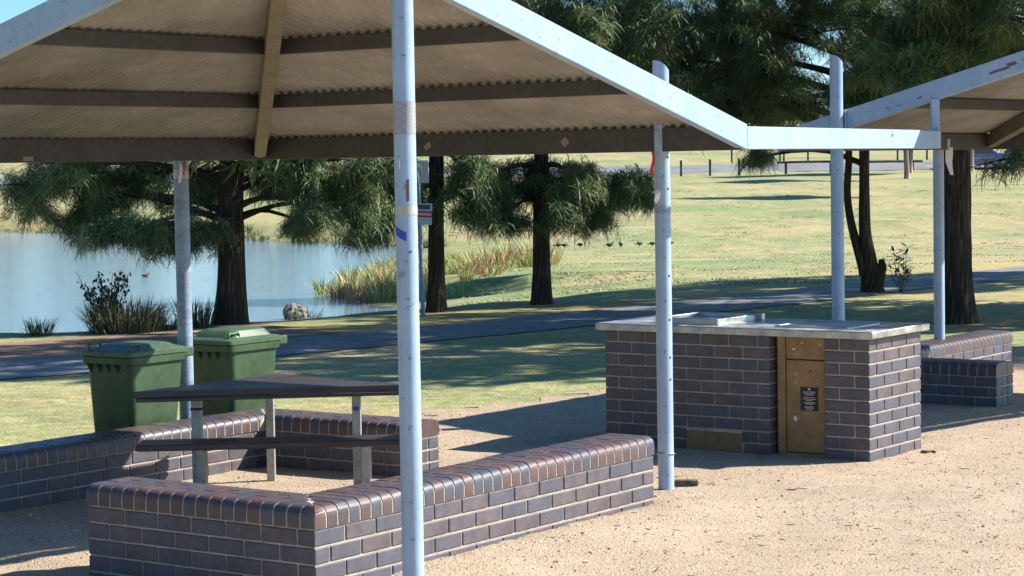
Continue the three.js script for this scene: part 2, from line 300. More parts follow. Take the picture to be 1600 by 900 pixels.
{
  const xs = [], zs = [];
  for (let x = 0; x < 16; x += 0.4) xs.push(x); for (let x = 16, s = 0.8; x < 900; x += s, s *= 1.13) xs.push(x);
  const X = [...xs.slice(1).reverse().map((a) => -a), ...xs];
  for (let z = 30; z > 2; z -= 4) zs.push(z); for (let z = 2; z > -14; z -= 1) zs.push(z); for (let z = -14; z > -48; z -= 0.4) zs.push(z); for (let z = -48, s = 0.7; z > -1200; z -= s, s *= 1.035) zs.push(z);
  const P = [], C = [], U = [], I = [], nx = X.length;
  for (const z of zs) for (const x of X) {
    const zd = -z; P.push(x, ht(x, z) - 0.04 * smooth(-0.5, -0.9, sdPoly(x, z, courtPoly)), z); U.push(x / 4, z / 4);
    // large patches: green, straw, bare pinkish soil
    const dry = clamp(0.5 + 1.05 * fbm(x * 0.07 + 3, z * 0.05, 4) + 0.1, 0, 1), bare = smooth(0.16, 0.42, fbm(x * 0.09 - 8, z * 0.13 + 5, 4) + 0.02);
    const st = 1 + 0.14 * n2(x * 0.9, z * 0.55) + 0.1 * n2(x * 2.1, z * 1.4); let c = [(0.60 + 0.48 * dry) * st, (0.80 + 0.16 * dry) * st, (0.66 + 0.30 * dry) * st];
    const mix = (d, k) => { c = c.map((a, i) => a + (d[i] - a) * k); };
    let worn = bare; for (const [wx, wz, ax, az] of [[8.9, -76, 3.2, 8], [16, -95, 2.6, 9], [13.6, -66, 2.4, 5], [6, -112, 4, 7]]) worn = Math.max(worn, smooth(1.1, 0.35, Math.hypot((x - wx) / ax, (z - wz) / az) + 0.45 * n2(x * 0.45, z * 0.22)));
    mix([1.2, 1.0, 1.06], worn * 0.92); // bare pinkish soil
    const pd = pathD(x, z);
    if (zd < 46 && zd > 14) { // worn verge beyond the path and leaf litter under the trees
      mix([1.25, 1.0, 0.78], smooth(-3.2, -1.4, pd) * (pd < -0.6 ? 1 : 0) * clamp(0.75 + 0.8 * n2(x * 0.5, z * 0.8), 0, 1));
    }
    for (const [tx, tz, r] of [[-3.84, -29.7, 1.6], [-1.1, -31.3, 1.2], [0.43, -32.6, 1.4], [5.64, -34, 1.2], [5.63, -27.4, 1.8]]) { const d = Math.hypot(x - tx, z - tz); mix([0.95, 0.68, 0.55], 0.8 * smooth(r * 0.75, r * 0.55, d + 0.35 * n2(x * 2, z * 2))); }
    if (zd > 34 && zd < 130 && x < 8) { const d = sdPoly(x, z, lake); if (d + 1.2 * n2(x * 0.6, z * 0.6) < 2.2) mix([0.72, 0.72, 0.45], 0.7); if (d < 0.5) mix([0.45, 0.36, 0.28], 0.8); }
    const k = 1.0; C.push(c[0] * k * 0.95, c[1] * k * 0.97, c[2] * k * 1.12);
  }
  for (let j = 0; j < zs.length - 1; j++) for (let i = 0; i < nx - 1; i++) { const a = j * nx + i, b = a + 1, c = a + nx, d = c + 1; I.push(a, b, c, b, d, c); }
  const g = new THREE.BufferGeometry(); g.setAttribute('position', new THREE.Float32BufferAttribute(P, 3)); g.setAttribute('color', new THREE.Float32BufferAttribute(C, 3)); g.setAttribute('uv', new THREE.Float32BufferAttribute(U, 2)); g.setIndex(I); g.computeVertexNormals();
  tag(mesh('ground', g, M.ground), 'wide park lawn of short green and straw coloured grass', 'lawn', null, 'structure');
}
// gravel court: a fine height field with a bank of grit against the seat wall
const W0 = V(-0.967, 0, -10.347);
function courtH(x, z) {
  const rx = x - W0.x, rz = z - W0.z, a = rx * v.x + rz * v.z, o = rx * u.x + rz * u.z; // along the long arm, outwards
  let h = 0.012 + 0.012 * fbm(x * 1.1, z * 1.1, 4) + 0.003 * n2(x * 6, z * 6);
  if (o > -0.1) h += 0.066 * smooth(0.9, 0.05, o) * smooth(0.1, 0.9, a) * smooth(4.0, 3.05, a);
  if (o < 0.3 && a < 0.1) h -= 0.02 * smooth(0.6, -0.2, a);
  const ed = sdPoly(x, z, courtPoly); if (ed > -1.2) h = Math.min(h, 0.004 + 0.03 * Math.max(0, -courtEdge(x, z)));
  return h;
}
{
  const s = 0.11, P = [], U = [], C = [], I = [], id = new Map();
  const vid = (i, j) => { const k = i * 4096 + j; if (id.has(k)) return id.get(k); const x = -9 + i * s, z = 3 - j * s, n = P.length / 3; id.set(k, n); P.push(x, courtH(x, z), z); U.push(x / 5, z / 5); const t = 0.5 + 0.6 * fbm(x * 0.5, z * 0.5, 4), w = 0.5 + 0.5 * n2(x * 0.17 + 9, z * 0.21); C.push(0.80 + 0.12 * t, 0.86 + 0.14 * t - 0.03 * w, 0.93 + 0.16 * t - 0.06 * w); return n; };
  for (let i = 0; i < 23 / s; i++) for (let j = 0; j < 31 / s; j++) { const x = -9 + (i + 0.5) * s, z = 3 - (j + 0.5) * s; if (z > -6 && (i % 1)) continue; if (!inCourt(x, z)) continue; const a = vid(i, j), b = vid(i + 1, j), c = vid(i, j + 1), d = vid(i + 1, j + 1); I.push(a, b, c, b, d, c); }
  const g = new THREE.BufferGeometry(); g.setAttribute('position', new THREE.Float32BufferAttribute(P, 3)); g.setAttribute('uv', new THREE.Float32BufferAttribute(U, 2)); g.setAttribute('color', new THREE.Float32BufferAttribute(C, 3)); g.setIndex(I); g.computeVertexNormals();
  tag(mesh('gravel_court', g, M.gravel), 'tan crushed granite paving around the brick seats', 'gravel', null, 'structure');
}
function ribbonStrip(pts, o0, o1, dy, jag = 0, sub = 4) { // strip draped on the terrain beside a centre line
  const P = [], U = [], I = [];
  pts.forEach((p, i) => { const q = pts[Math.min(i + 1, pts.length - 1)], r = pts[Math.max(i - 1, 0)], d = q.clone().sub(r).setY(0).normalize(), nrm = V(-d.z, 0, d.x); const a = o0 + jag * n2(p.x * 1.3, p.z * 1.3), b = o1 + jag * n2(p.x * 1.1 + 7, p.z * 1.2); for (let k = 0; k <= sub; k++) { const o = a + (b - a) * k / sub, x = p.x + nrm.x * o, z = p.z + nrm.z * o; P.push(x, ht(x, z) + dy, z); U.push(x, z); } });
  for (let i = 0; i < pts.length - 1; i++) for (let k = 0; k < sub; k++) { const a = i * (sub + 1) + k, b = a + sub + 1; I.push(a, b, a + 1, a + 1, b, b + 1); }
  const g = new THREE.BufferGeometry(); g.setAttribute('position', new THREE.Float32BufferAttribute(P, 3)); g.setAttribute('uv', new THREE.Float32BufferAttribute(U, 2)); g.setIndex(I); g.computeVertexNormals(); const n = g.attributes.normal; if (n.getY(0) < 0) { for (let i = 0; i < n.count; i++) n.setXYZ(i, -n.getX(i), -n.getY(i), -n.getZ(i)); g.setIndex(g.index.array.slice ? Array.from(g.index.array).reverse() : I); } return g;
}
const fine = pathC.getSpacedPoints(260);
tag(mesh('footpath', ribbonStrip(fine, -0.82, PW, 0.012, 0.06), M.asphalt), 'grey asphalt footpath curving past the trees', 'path', null, 'structure');
tag(mesh('dirt_strip', ribbonStrip(fine.filter((p) => p.x < -1.2 && p.x > -16), -3.3, -0.84, 0.008, 0.2), M.dirt), 'reddish bare dirt strip between footpath and water', 'dirt', null, 'structure');
{
  const rp = []; for (let i = 0; i <= 60; i++) { const x = -60 + i * 4; rp.push(V(x, 0, -154 - 0.02 * x)); }
  tag(mesh('road', ribbonStrip(rp, -4.5, 4.5, 0.04, 0), M.road), 'pale grey road beyond the lawn', 'road', null, 'structure');
  const wg = new THREE.PlaneGeometry(130, 100, 1, 1); wg.rotateX(-Math.PI / 2); wg.translate(-64.5, WATER, -79); const p = wg.attributes.position, uv = wg.attributes.uv; for (let i = 0; i < p.count; i++) uv.setXY(i, p.getX(i), p.getZ(i));
  tag(mesh('lake', wg, M.water), 'calm pale blue lake behind the trees', 'lake', null, 'structure');
}

// ------------------------------------------------------------------ brick seat walls
const MOD = 0.2354, BH = 0.0755, CRS = 0.086, JT = 0.0085, BED = 0.0105, TH = 0.35;
const brickCache = {};
const brickGeo = (l, d = 0.11) => { const k = l.toFixed(3) + '/' + d.toFixed(3); return brickCache[k] || (brickCache[k] = cbox(l, BH, d, 0.0045)); };
function putBrick(parent, l, x, y, z, alongZ, d = 0.11, mats = brickM) {
  if (l < 0.025) return; const m = mesh('brick', brickGeo(l, d), pick(mats), parent); m.position.set(x + rr(-0.0008, 0.0008), y, z + rr(-0.0008, 0.0008)); if (alongZ) m.rotation.y = Math.PI / 2; return m;
}
function runBricks(cb, s0, s1, first) { // split [s0,s1] in stretchers; first = length of the first piece
  let s = s0, l = first; while (s < s1 - 0.02) { let e = Math.min(s + l, s1); if (s1 - e < 0.05) e = s1; cb(s, e - (e < s1 ? JT : 0)); s = e; l = MOD; }
}
const HC = 0.108, RB = 0.052, OV = 0.006;
function profile(a0, a1, roundLo, roundHi, ins = 0) { // polygon in (across, up)
  const P = [[a0 + ins, 0]], h = HC - ins, r = RB;
  if (roundLo) { for (let i = 0; i <= 5; i++) { const t = i / 5 * Math.PI / 2; P.push([a0 + ins + r * (1 - Math.cos(t)), h - r + r * Math.sin(t)]); } } else P.push([a0, h]);
  if (roundHi) { for (let i = 5; i >= 0; i--) { const t = i / 5 * Math.PI / 2; P.push([a1 - ins - r * (1 - Math.cos(t)), h - r + r * Math.sin(t)]); } } else P.push([a1, h]);
  P.push([a1 - (roundHi ? ins : 0), 0]); return P;
}
function extrudeProfile(P, s0, s1, lim) { // along s; lim: mitre, across may not exceed s
  const st = lim ? [s0, 0.05, 0.1, 0.15, 0.2, 0.25, 0.3, TH + OV, s1] : [s0, s1], n = P.length, T = [];
  const R = st.map((s) => P.map(([a, y]) => V(s, y, -(lim ? Math.min(a, s) : a))));
  for (let k = 0; k < R.length - 1; k++) for (let i = 0; i < n; i++) { const j = (i + 1) % n, A0 = R[k], A1 = R[k + 1]; T.push(A0[i], A1[j], A0[j], A0[i], A1[i], A1[j]); }
  const A0 = R[0], A1 = R[R.length - 1];
  for (let i = 1; i < n - 1; i++) { T.push(A0[0], A0[i], A0[i + 1]); T.push(A1[0], A1[i + 1], A1[i]); }
  let g = new THREE.BufferGeometry().setFromPoints(T); return boxUV(toCreasedNormals(g, 0.5));
}
function flipArm2(g) { // mirror (x,z) -> (-z,-x): arm 1 geometry to arm 2
  g = g.clone(); const p = g.attributes.position, n = g.attributes.normal; for (let i = 0; i < p.count; i++) { const x = p.getX(i), z = p.getZ(i), nx = n.getX(i), nz = n.getZ(i); p.setX(i, -z); p.setZ(i, -x); n.setX(i, -nz); n.setZ(i, -nx); }
  const arr = ['position', 'normal', 'uv']; for (const k of arr) { const a = g.attributes[k], s = a.itemSize; for (let i = 0; i < a.count; i += 3) for (let c = 0; c < s; c++) { const t = a.array[(i + 1) * s + c]; a.array[(i + 1) * s + c] = a.array[(i + 2) * s + c]; a.array[(i + 2) * s + c] = t; } } return g;
}
function seatWall(label, O, turn, L1, L2, capY, courses) {
  const w = thing('brick_seat_wall', label, 'brick wall', [O.x, 0, O.z], turn, 'L-shaped brick seat walls');
  const q = 0.007, y0 = capY - courses * CRS - 0.02;
  const core = [boxAt(q, L1 - q, y0, capY + 0.002, -TH + q, -q, 0.001), boxAt(q, TH - q, y0, capY + 0.0015, -L2 + q, -TH + 0.02, 0.001)];
  const cp = profile(-OV, TH + OV, true, true, 0.0025);
  core.push(extrudeProfile(cp, 0.002, L1 - 0.003, true).translate(0, capY + 0.003, 0), flipArm2(extrudeProfile(cp, 0.002, L2 - 0.003, true)).translate(0, capY + 0.003, 0));
  mesh('mortar', merge(core), M.mortar, w);
  for (let c = 0; c < courses; c++) {
    const y = capY - BED / 2 - BH / 2 - c * CRS, e = c % 2 === 0;
    // outer and inner faces of both arms
    runBricks((a, b) => putBrick(w, b - a, (a + b) / 2, y, -0.055, false), e ? 0 : 0.12, L1, MOD);
    runBricks((a, b) => putBrick(w, b - a, (a + b) / 2, y, -TH + 0.055, false), e ? TH - 0.11 : TH + 0.01, L1, e ? MOD : MOD * 0.6);
    runBricks((a, b) => putBrick(w, b - a, 0.055, y, -(a + b) / 2, true), e ? 0.12 : 0, L2, MOD);
    runBricks((a, b) => putBrick(w, b - a, TH - 0.055, y, -(a + b) / 2, true), e ? TH + 0.01 : TH - 0.11, L2, e ? MOD * 0.6 : MOD);
    putBrick(w, 0.11, L1 - 0.0555, y, -TH / 2, true, 0.11); putBrick(w, 0.11, TH / 2, y, -L2 + 0.0555, false, 0.11);
  }
  const cut = [[0.215, 0], [0.135, 0]];
  for (const [L, arm] of [[L1, 1], [L2, 2]]) {
    const nC = Math.round(L / CRS), pitch = L / nC;
    for (let k = 0; k < nC; k++) {
      const s0 = k * pitch + (k ? 0.0058 : 0.0), s1 = (k + 1) * pitch - (k === nC - 1 ? 0 : 0.0058), f = cut[k % 2][0];
      const lim = s0 < TH + OV + 0.01;
      for (const [a0, a1, lo, hi] of [[-OV, f, true, false], [f + 0.012, TH + OV, false, true]]) {
        if (lim && s1 - 0.006 < a0 + 0.02) continue;
        let g;
        if (lim) { const pp = profile(a0, a1, lo, hi); g = extrudeProfile(pp.map(([a, y]) => [a, y]), s0, s1, false); const p = g.attributes.position; for (let i = 0; i < p.count; i++) { const s = p.getX(i); if (-p.getZ(i) > s - 0.005) p.setZ(i, -Math.max(a0, s - 0.005)); } g.computeVertexNormals(); } else { const key = 'cap' + a0.toFixed(3) + a1.toFixed(3) + (s1 - s0).toFixed(4) + lo; g = brickCache[key] || (brickCache[key] = extrudeProfile(profile(a0, a1, lo, hi), 0, s1 - s0, false)); }
        if (arm === 2) { const key2 = lim ? null : 'f' + a0.toFixed(3) + a1.toFixed(3) + (s1 - s0).toFixed(4) + lo; g = key2 ? (brickCache[key2] || (brickCache[key2] = flipArm2(g))) : flipArm2(g); }
        const m = mesh('cap_brick', g, pick(capM), w); m.position.y = capY + 0.005 + rr(-0.0012, 0.0012); if (!lim) { if (arm === 1) m.position.x = s0; else m.position.z = -s0; }
      }
    }
  }
  return w;
}
const turnOf = (d) => Math.atan2(-d.z, d.x);
seatWall('tall L-shaped dark brick seat wall with sunlit long arm, in front of the picnic table', W0, turnOf(v), 13 * MOD, 1.56, 0.364, 5);
const IB = V(-1.753, 0, -15.247), OB = IB.clone().addScaledVector(u, -TH).addScaledVector(v, TH);
seatWall('low L-shaped brick seat wall between the picnic table and the green bins', OB, turnOf(v.clone().negate()), 3.06, 1.62, 0.262, 4);
const OC = V(4.018, 0, -18.029).addScaledVector(u, -1.6);
seatWall('shaded L-shaped brick seat wall beyond the right end of the barbecue', OC, turnOf(u), 1.6, 3.3, 0.262, 4);

// ------------------------------------------------------------------ brick barbecue
{
  const b = thing('brick_barbecue', 'brick electric barbecue with steel top and ochre cupboard door', 'barbecue', [2.444, 0, -14.889], -A);
  const UL = 2.169, D = 3.5 * MOD, topY = 0.859, xa = -0.781, xb = -0.346, q = 0.007, rec = 0.075;
  mesh('mortar', merge([boxAt(-UL + q, xa - q, -0.05, topY, -D + q, -q, 0.001), boxAt(xb + q, -q, -0.05, topY, -D + q, -q, 0.001), boxAt(xa - q - 0.004, xb + q + 0.004, -0.05, topY - 0.001, -D + q + 0.001, -0.2, 0.001)]), M.mortar, b);
  for (let c = 0; c < 10; c++) {
    const y = topY - 0.005 - BH / 2 - c * CRS, e = c % 2 === 0;
    runBricks((s, t) => putBrick(b, t - s, -(s + t) / 2, y, -0.055, false), e ? 0 : 0.12, -xb, e ? MOD : MOD);
    const vx0 = -1.476, vx1 = -1.012; // opening of the vent panel
    runBricks((s, t) => {
      const x0 = -UL + s, x1 = -UL + t, put = (p, r) => putBrick(b, r - p, (p + r) / 2, y, -0.055, false);
      if (c < 8 || x1 < vx0 || x0 > vx1) { put(x0, x1); return; }
      if (x0 < vx0 - 0.03) put(x0, vx0 - 0.003); if (x1 > vx1 + 0.03) put(vx1 + 0.003, x1);
    }, e ? 0.12 : 0, UL + xa, MOD);
    // jamb, right, left and rear faces
    runBricks((s, t) => putBrick(b, t - s, -0.055, y, -(s + t) / 2, true), e ? 0.12 : 0, D - (e ? 0 : 0.12), MOD);
    runBricks((s, t) => putBrick(b, t - s, -UL + 0.055, y, -(s + t) / 2, true), e ? 0 : 0.12, D - (e ? 0.12 : 0), MOD);
    runBricks((s, t) => putBrick(b, t - s, -(s + t) / 2, y, -D + 0.055, false), e ? 0.12 : 0, UL - (e ? 0 : 0.12), MOD);
    putBrick(b, 0.1, xa - 0.056, y, -0.17, true); putBrick(b, 0.1, xb + 0.056, y, -0.17, true);
  }
  // cupboard
  const zf = -rec;
  mesh('door_frame', merge([boxAt(xa + 0.03, -0.69, 0.0, topY - 0.002, zf - 0.04, zf + 0.012), boxAt(xb - 0.012, xb - 0.001, 0.0, topY - 0.002, zf - 0.04, zf + 0.01), boxAt(-0.69, xb - 0.012, 0.0, 0.028, zf - 0.04, zf + 0.004)]), M.doorPaint, b);
  mesh('upper_panel', boxAt(-0.688, xb - 0.013, 0.695, topY - 0.003, zf - 0.03, zf), M.doorPaint, b);
  const door = mesh('door', boxAt(-0.683, xb - 0.015, 0.034, 0.688, zf - 0.03, zf + 0.006), M.doorPaint, b);
  const cv = document.createElement('canvas'); cv.width = 256; cv.height = 320; const cx = cv.getContext('2d');
  cx.fillStyle = '#15151b'; cx.fillRect(0, 0, 256, 320); cx.fillStyle = '#d8d8d4'; cx.beginPath(); cx.ellipse(128, 26, 20, 13, 0.4, 0, 7); cx.fill(); cx.textAlign = 'center';
  cx.font = 'bold 40px sans-serif'; cx.fillText('ELECTRIC', 128, 84); cx.font = 'bold 25px sans-serif'; cx.fillText('BARBEQUE', 128, 110);
  for (const [y, w, h] of [[136, 160, 9], [158, 200, 8], [174, 100, 9], [204, 170, 11], [224, 110, 10], [262, 120, 8], [276, 140, 8], [296, 100, 9]]) for (let x = -w / 2; x < w / 2;) { const l = rr(5, 15); cx.fillRect(128 + x, y, Math.min(l, w / 2 - x), h); x += l + 3; }
  const ct = new THREE.CanvasTexture(cv); ct.colorSpace = THREE.SRGBColorSpace;
  const sg = new THREE.BoxGeometry(0.137, 0.166, 0.004); const blank = std({ color: lin(0.01, 0.01, 0.012), roughness: 0.4 });
  const sgm = mesh('sign_plate', sg, [blank, blank, blank, blank, std({ map: ct, roughness: 0.4 }), blank], door); sgm.position.set(-0.499, 0.417, zf + 0.0085); tag(sgm, 'small black instruction plate headed ELECTRIC');
  const kn = new THREE.CylinderGeometry(0.018, 0.021, 0.022, 20); kn.rotateX(Math.PI / 2); mesh('knob', kn, M.steelEdge, door).position.set(-0.6, 0.276, zf + 0.0175);
  const kr = new THREE.TorusGeometry(0.024, 0.005, 8, 24); mesh('knob_ring', kr, M.galv, door).position.set(-0.6, 0.276, zf + 0.0085);
  mesh('latch', merge([boxAt(-0.606, -0.588, 0.575, 0.612, zf + 0.006, zf + 0.014, 0.002), boxAt(-0.606, -0.588, 0.515, 0.55, zf + 0.006, zf + 0.014, 0.002)]), M.galv, door);
  const kh = new THREE.CylinderGeometry(0.006, 0.006, 0.006, 12); kh.rotateX(Math.PI / 2); mesh('keyhole', kh, M.dark, door).position.set(-0.49, 0.611, zf + 0.008);
  for (const [x, y, w, h] of [[-0.625, 0.765, 0.022, 0.012], [-0.56, 0.81, 0.012, 0.006], [-0.42, 0.80, 0.008, 0.008], [-0.62, 0.73, 0.006, 0.006]]) mesh('paint_chip', boxAt(x - w / 2, x + w / 2, y - h / 2, y + h / 2, zf, zf + 0.0012, 0.0004), M.white, b);
  mesh('vent_panel', boxAt(-1.474, -1.014, 0.012, 0.150, -0.03, 0.006), M.vent, b);
  mesh('concrete_footing', boxAt(-1.75, -0.9, -0.05, 0.014, 0.0, 0.06), std({ color: lin(0.36, 0.36, 0.34), map: clone(grain, 2), roughness: 0.9 }), b);
  // steel top
  const ov = 0.048, y1 = topY + 0.004, y2 = y1 + 0.05;
  const top = mesh('steel_top', boxAt(-UL - ov, ov, y1, y2, -D - ov, ov, 0.005), M.steel, b);
  mesh('edge_trim', merge([boxAt(-UL - ov - 0.002, ov + 0.002, y1 - 0.002, y2 - 0.006, ov, ov + 0.002, 0.0008)]), M.steelEdge, top);
  function tray(x0, x1, z0, z1, h) {
    const t = mesh('hotplate', boxAt(x0 + 0.02, x1 - 0.02, y2 - 0.002, y2 + 0.008, z0 + 0.02, z1 - 0.02, 0.003), M.steel, b);
    mesh('rim', merge([boxAt(x0, x1, y2 - 0.002, y2 + h, z0, z0 + 0.016), boxAt(x0, x1, y2 - 0.002, y2 + h, z1 - 0.016, z1), boxAt(x0, x0 + 0.016, y2 - 0.002, y2 + h - 0.0015, z0 + 0.016, z1 - 0.016), boxAt(x1 - 0.016, x1, y2 - 0.002, y2 + h - 0.0015, z0 + 0.016, z1 - 0.016)]), M.steel, t);
    return t;
  }
  const t1 = tray(-1.78, -1.25, -0.70, -0.09, 0.045); mesh('handle', boxAt(-1.27, -1.21, y2, y2 + 0.05, -0.72, -0.67), M.steelEdge, t1);
  tray(-0.80, -0.22, -0.62, -0.12, 0.014);
}

// ------------------------------------------------------------------ posts and shelters
function postGeo(r, h, cut = 0) { const g = new THREE.CylinderGeometry(r, r, h + 0.2, 28, 1); g.translate(0, h / 2 - 0.1, 0); if (cut) { const p = g.attributes.position; for (let i = 0; i < p.count; i++) if (p.getY(i) > h - 0.01) p.setY(i, p.getY(i) - cut * Math.pow(Math.max(0, p.getX(i) + r) / (2 * r), 2.4) * 1.6 * r); g.computeVertexNormals(); } return boxUV(g, 1); }
function band(r, h, jag, seed0) { const g = new THREE.CylinderGeometry(r, r, h, 28, 1, true); const p = g.attributes.position; for (let i = 0; i < p.count; i++) { const a = Math.atan2(p.getZ(i), p.getX(i)); p.setY(i, p.getY(i) + jag * n2(Math.cos(a) * 2 + seed0, Math.sin(a) * 2 + p.getY(i) * 9)); } g.computeVertexNormals(); return g; }
function patch(r, a0, a1, y0, y1, skew = 0) { const g = new THREE.CylinderGeometry(r, r, y1 - y0, 12, 1, true, a0, a1 - a0); g.translate(0, (y0 + y1) / 2, 0); const p = g.attributes.position; for (let i = 0; i < p.count; i++) { const a = Math.atan2(p.getX(i), p.getZ(i)); p.setY(i, p.getY(i) + skew * a); } return g; }
function shelter(name, label, Fp, ang, a, e, opt) {
  const s = thing(name, label, 'shelter', [Fp.x, 0, Fp.z], 0, 'half-pyramid picnic shelters'); const [su, sv] = frame(ang), sl = 0.2666, bd = 0.1524;
  const P = (i, j, y) => V(su.x * i - sv.x * j, y, su.z * i - sv.z * j); // i along u from F, j along -v from F
  const yT = e + bd, roofY = (d) => yT + sl * d;
  mesh('eave_beam', beam(P(0.03, 0, e), P(a, 0, e), 0.06, bd), M.brownSteel, s); mesh('eave_beam', beam(P(0, 0.03, e), P(0, a, e), 0.06, bd), M.brownSteel, s);
  for (const d of [1.0197, 2.0564, 3.09]) { mesh('purlin', beam(P(d + 0.04, d, roofY(d) - 0.092), P(a - 0.03, d, roofY(d) - 0.092), 0.05, 0.09), M.brownSteel, s); mesh('purlin', beam(P(d, d + 0.04, roofY(d) - 0.092), P(d, a - 0.03, roofY(d) - 0.092), 0.05, 0.09), M.brownSteel, s); }
  mesh('hip_rafter', plumbBeam(P(0.02, 0.02, e + 0.01), P(a - 0.04, a - 0.04, roofY(a) - 0.15), 0.085, 0.125), M.hip, s);
  // barge boards along the two open edges
  mesh('barge_board', plumbBeam(P(a, -0.02, e), P(a, a, e + sl * a), 0.06, 0.158), M.paint, s);
  const lb = mesh('barge_board', plumbBeam(P(-0.02, a, e), P(a - 0.035, a, e + sl * a), 0.06, 0.158), M.paint, s);
  // corrugated sheets: ribs run down the slope, cut along the hip
  for (const k of [0, 1]) {
    const Q = [], U = [], I = [], pitch = 0.076, n = Math.round((a + 0.04) / pitch * 8), rows = 6;
    for (let i = 0; i <= n; i++) { const q = Math.max(0.002, i / n * (a - 0.032)), am = 0.0095 * Math.cos(i / 8 * Math.PI * 2) + 0.0105; for (let r = 0; r <= rows; r++) { const d = -0.07 + (q + 0.07) * r / rows; const y = roofY(d) + am + 0.001; const p = k ? P(d, q, y) : P(q, d, y); Q.push(p.x, p.y, p.z); U.push(q, d); } }
    for (let i = 0; i < n; i++) for (let r = 0; r < rows; r++) { const a0 = i * (rows + 1) + r, b0 = a0 + rows + 1; I.push(a0, b0, a0 + 1, a0 + 1, b0, b0 + 1); }
    const g = new THREE.BufferGeometry(); g.setAttribute('position', new THREE.Float32BufferAttribute(Q, 3)); g.setAttribute('uv', new THREE.Float32BufferAttribute(U, 2)); g.setIndex(I); g.computeVertexNormals(); mesh('roof_sheet', g, M.sheet, s);
  }
  mesh('ridge_cap', plumbBeam(P(0, 0, yT + 0.022), P(a - 0.03, a - 0.03, roofY(a) + 0.022), 0.16, 0.012), M.brownSteel, s);
  return { s, P, su, sv, sl, bd, e, lb, loc: (x, y, z) => V(x - Fp.x, y, z - Fp.z) };
}
function addPost(sh, x, z, r, h, cut, mat = M.paint) { const p = mesh('post', postGeo(r, h, cut), mat, sh.s); p.position.copy(sh.loc(x, 0, z)); return p; }
const S1 = shelter('picnic_shelter', 'steel half-pyramid shelter with corrugated roof standing over the picnic table', V(-1.82, 0, -15.872), 0.6432, 4.062, 2.165, {});
{
  const p1 = addPost(S1, -0.48, -10.0, 0.0508, 3.36, 0);
  mesh('bracket', beam(V(0, 3.25, 0), V(-0.5, 3.25, -0.375), 0.05, 0.08), M.paint, p1);
  tag(p1, 'blue painted post with tape bands and a blue sticker');
  const t = (g, m, n, y = 0) => { const k = mesh(n, g, m, p1); k.position.y = y; return k; };
  t(band(0.0523, 0.15, 0.006, 1), M.duct, 'duct_tape', 2.32); t(band(0.0523, 0.04, 0.008, 4), M.tape, 'tape_band', 1.90);
  t(patch(0.0523, -1.15, 0.02, 1.757, 1.798, -0.026), M.blue, 'sticker'); t(patch(0.0521, 0.08, 0.36, 1.935, 2.035, 0.02), M.rust, 'scrape'); t(patch(0.0521, -0.55, -0.42, 2.09, 2.13), M.white, 'paint_chip');
  t(patch(0.0522, 0.2, 0.5, 1.70, 1.71, 0.01), M.blue, 'pen_mark'); t(patch(0.0521, -0.9, -0.2, 1.60, 1.63, 0.02), M.paintOld, 'old_tape_mark'); t(patch(0.0521, -0.3, 0.7, 1.45, 1.456, 0.03), M.duct, 'scratch');
  const p2 = addPost(S1, 0.963, -13.80, 0.0508, 2.74, 0.8);
  tag(p2, 'weathered post with bolt holes and shreds of ribbon');
  for (const y of [2.13, 1.93, 1.38, 1.10, 0.86, 0.72]) { const g = new THREE.CylinderGeometry(0.007, 0.007, 0.004, 10); g.rotateX(Math.PI / 2); const k = mesh('bolt_hole', g, M.dark, p2); k.position.set(0.0508 * Math.sin(0.75), y, 0.0508 * Math.cos(0.75)); k.rotation.y = 0.75; }
  const rg = new THREE.PlaneGeometry(0.035, 0.2, 2, 8); const rp = rg.attributes.position; for (let i = 0; i < rp.count; i++) rp.setXYZ(i, rp.getX(i) + 0.012 * Math.sin(rp.getY(i) * 30), rp.getY(i), 0.012 * Math.sin(rp.getY(i) * 22 + 1)); rg.computeVertexNormals(); mesh('ribbon', rg, M.red, p2).position.set(-0.058, 2.09, 0.01);
  p2.children[p2.children.length - 1].scale.set(0.6, 0.75, 0.8);
  const rg2 = rg.clone(); rg2.scale(1.1, 0.38, 1.4); rg2.rotateZ(0.5); mesh('ribbon', rg2, M.ribbon, p2).position.set(-0.035, 1.885, 0.052);
  mesh('tape_band', band(0.052, 0.05, 0.012, 9), M.paintOld, p2).position.y = 1.80;
  const cl = new THREE.TorusGeometry(0.054, 0.006, 6, 24); cl.rotateX(Math.PI / 2 - 0.15); mesh('clamp', cl, M.galv, p2).position.y = 0.24;
  const p3 = addPost(S1, -2.325, -15.40, 0.053, 2.42, 0, M.paintOld);
  mesh('tape_band', band(0.0545, 0.06, 0.012, 13), M.tape, p3).position.y = 2.07; const rg3 = rg.clone(); rg3.scale(0.5, 0.7, 1); mesh('ribbon', rg3, M.red, p3).position.set(0.03, 2.1, 0.05); const rg4 = rg.clone(); rg4.scale(0.6, 0.8, 1); mesh('ribbon', rg4, M.ribbon, p3).position.set(0.005, 2.06, 0.056);
  mesh('bracket', boxAt(-0.03, 0.14, 2.2, 2.3, -0.02, 0.02), M.paintOld, p3).rotation.y = -0.6432; mesh('bracket', boxAt(-0.02, 0.02, 2.2, 2.3, 0.03, 0.06), M.paint, p2).rotation.y = -0.6432;
  // plates and stains on the eave beam
  for (const [i, j, y, w, h, r] of [[1.6, 0, 2.235, 0.06, 0.035, 0.5], [2.75, 0, 2.24, 0.05, 0.05, 0.7], [0, 2.2, 2.19, 0.085, 0.028, 0]]) { const g = cbox(w, h, 0.004, 0.001); g.rotateZ(r); const m = mesh('plate', g, std({ color: lin(0.30, 0.25, 0.19), roughness: 0.8 }), S1.s); m.position.copy(S1.P(i + (j ? 0.033 : 0), j + (i ? 0.033 : 0), y)); m.rotation.y = j ? -0.6432 - Math.PI / 2 + Math.PI : -0.6432; }
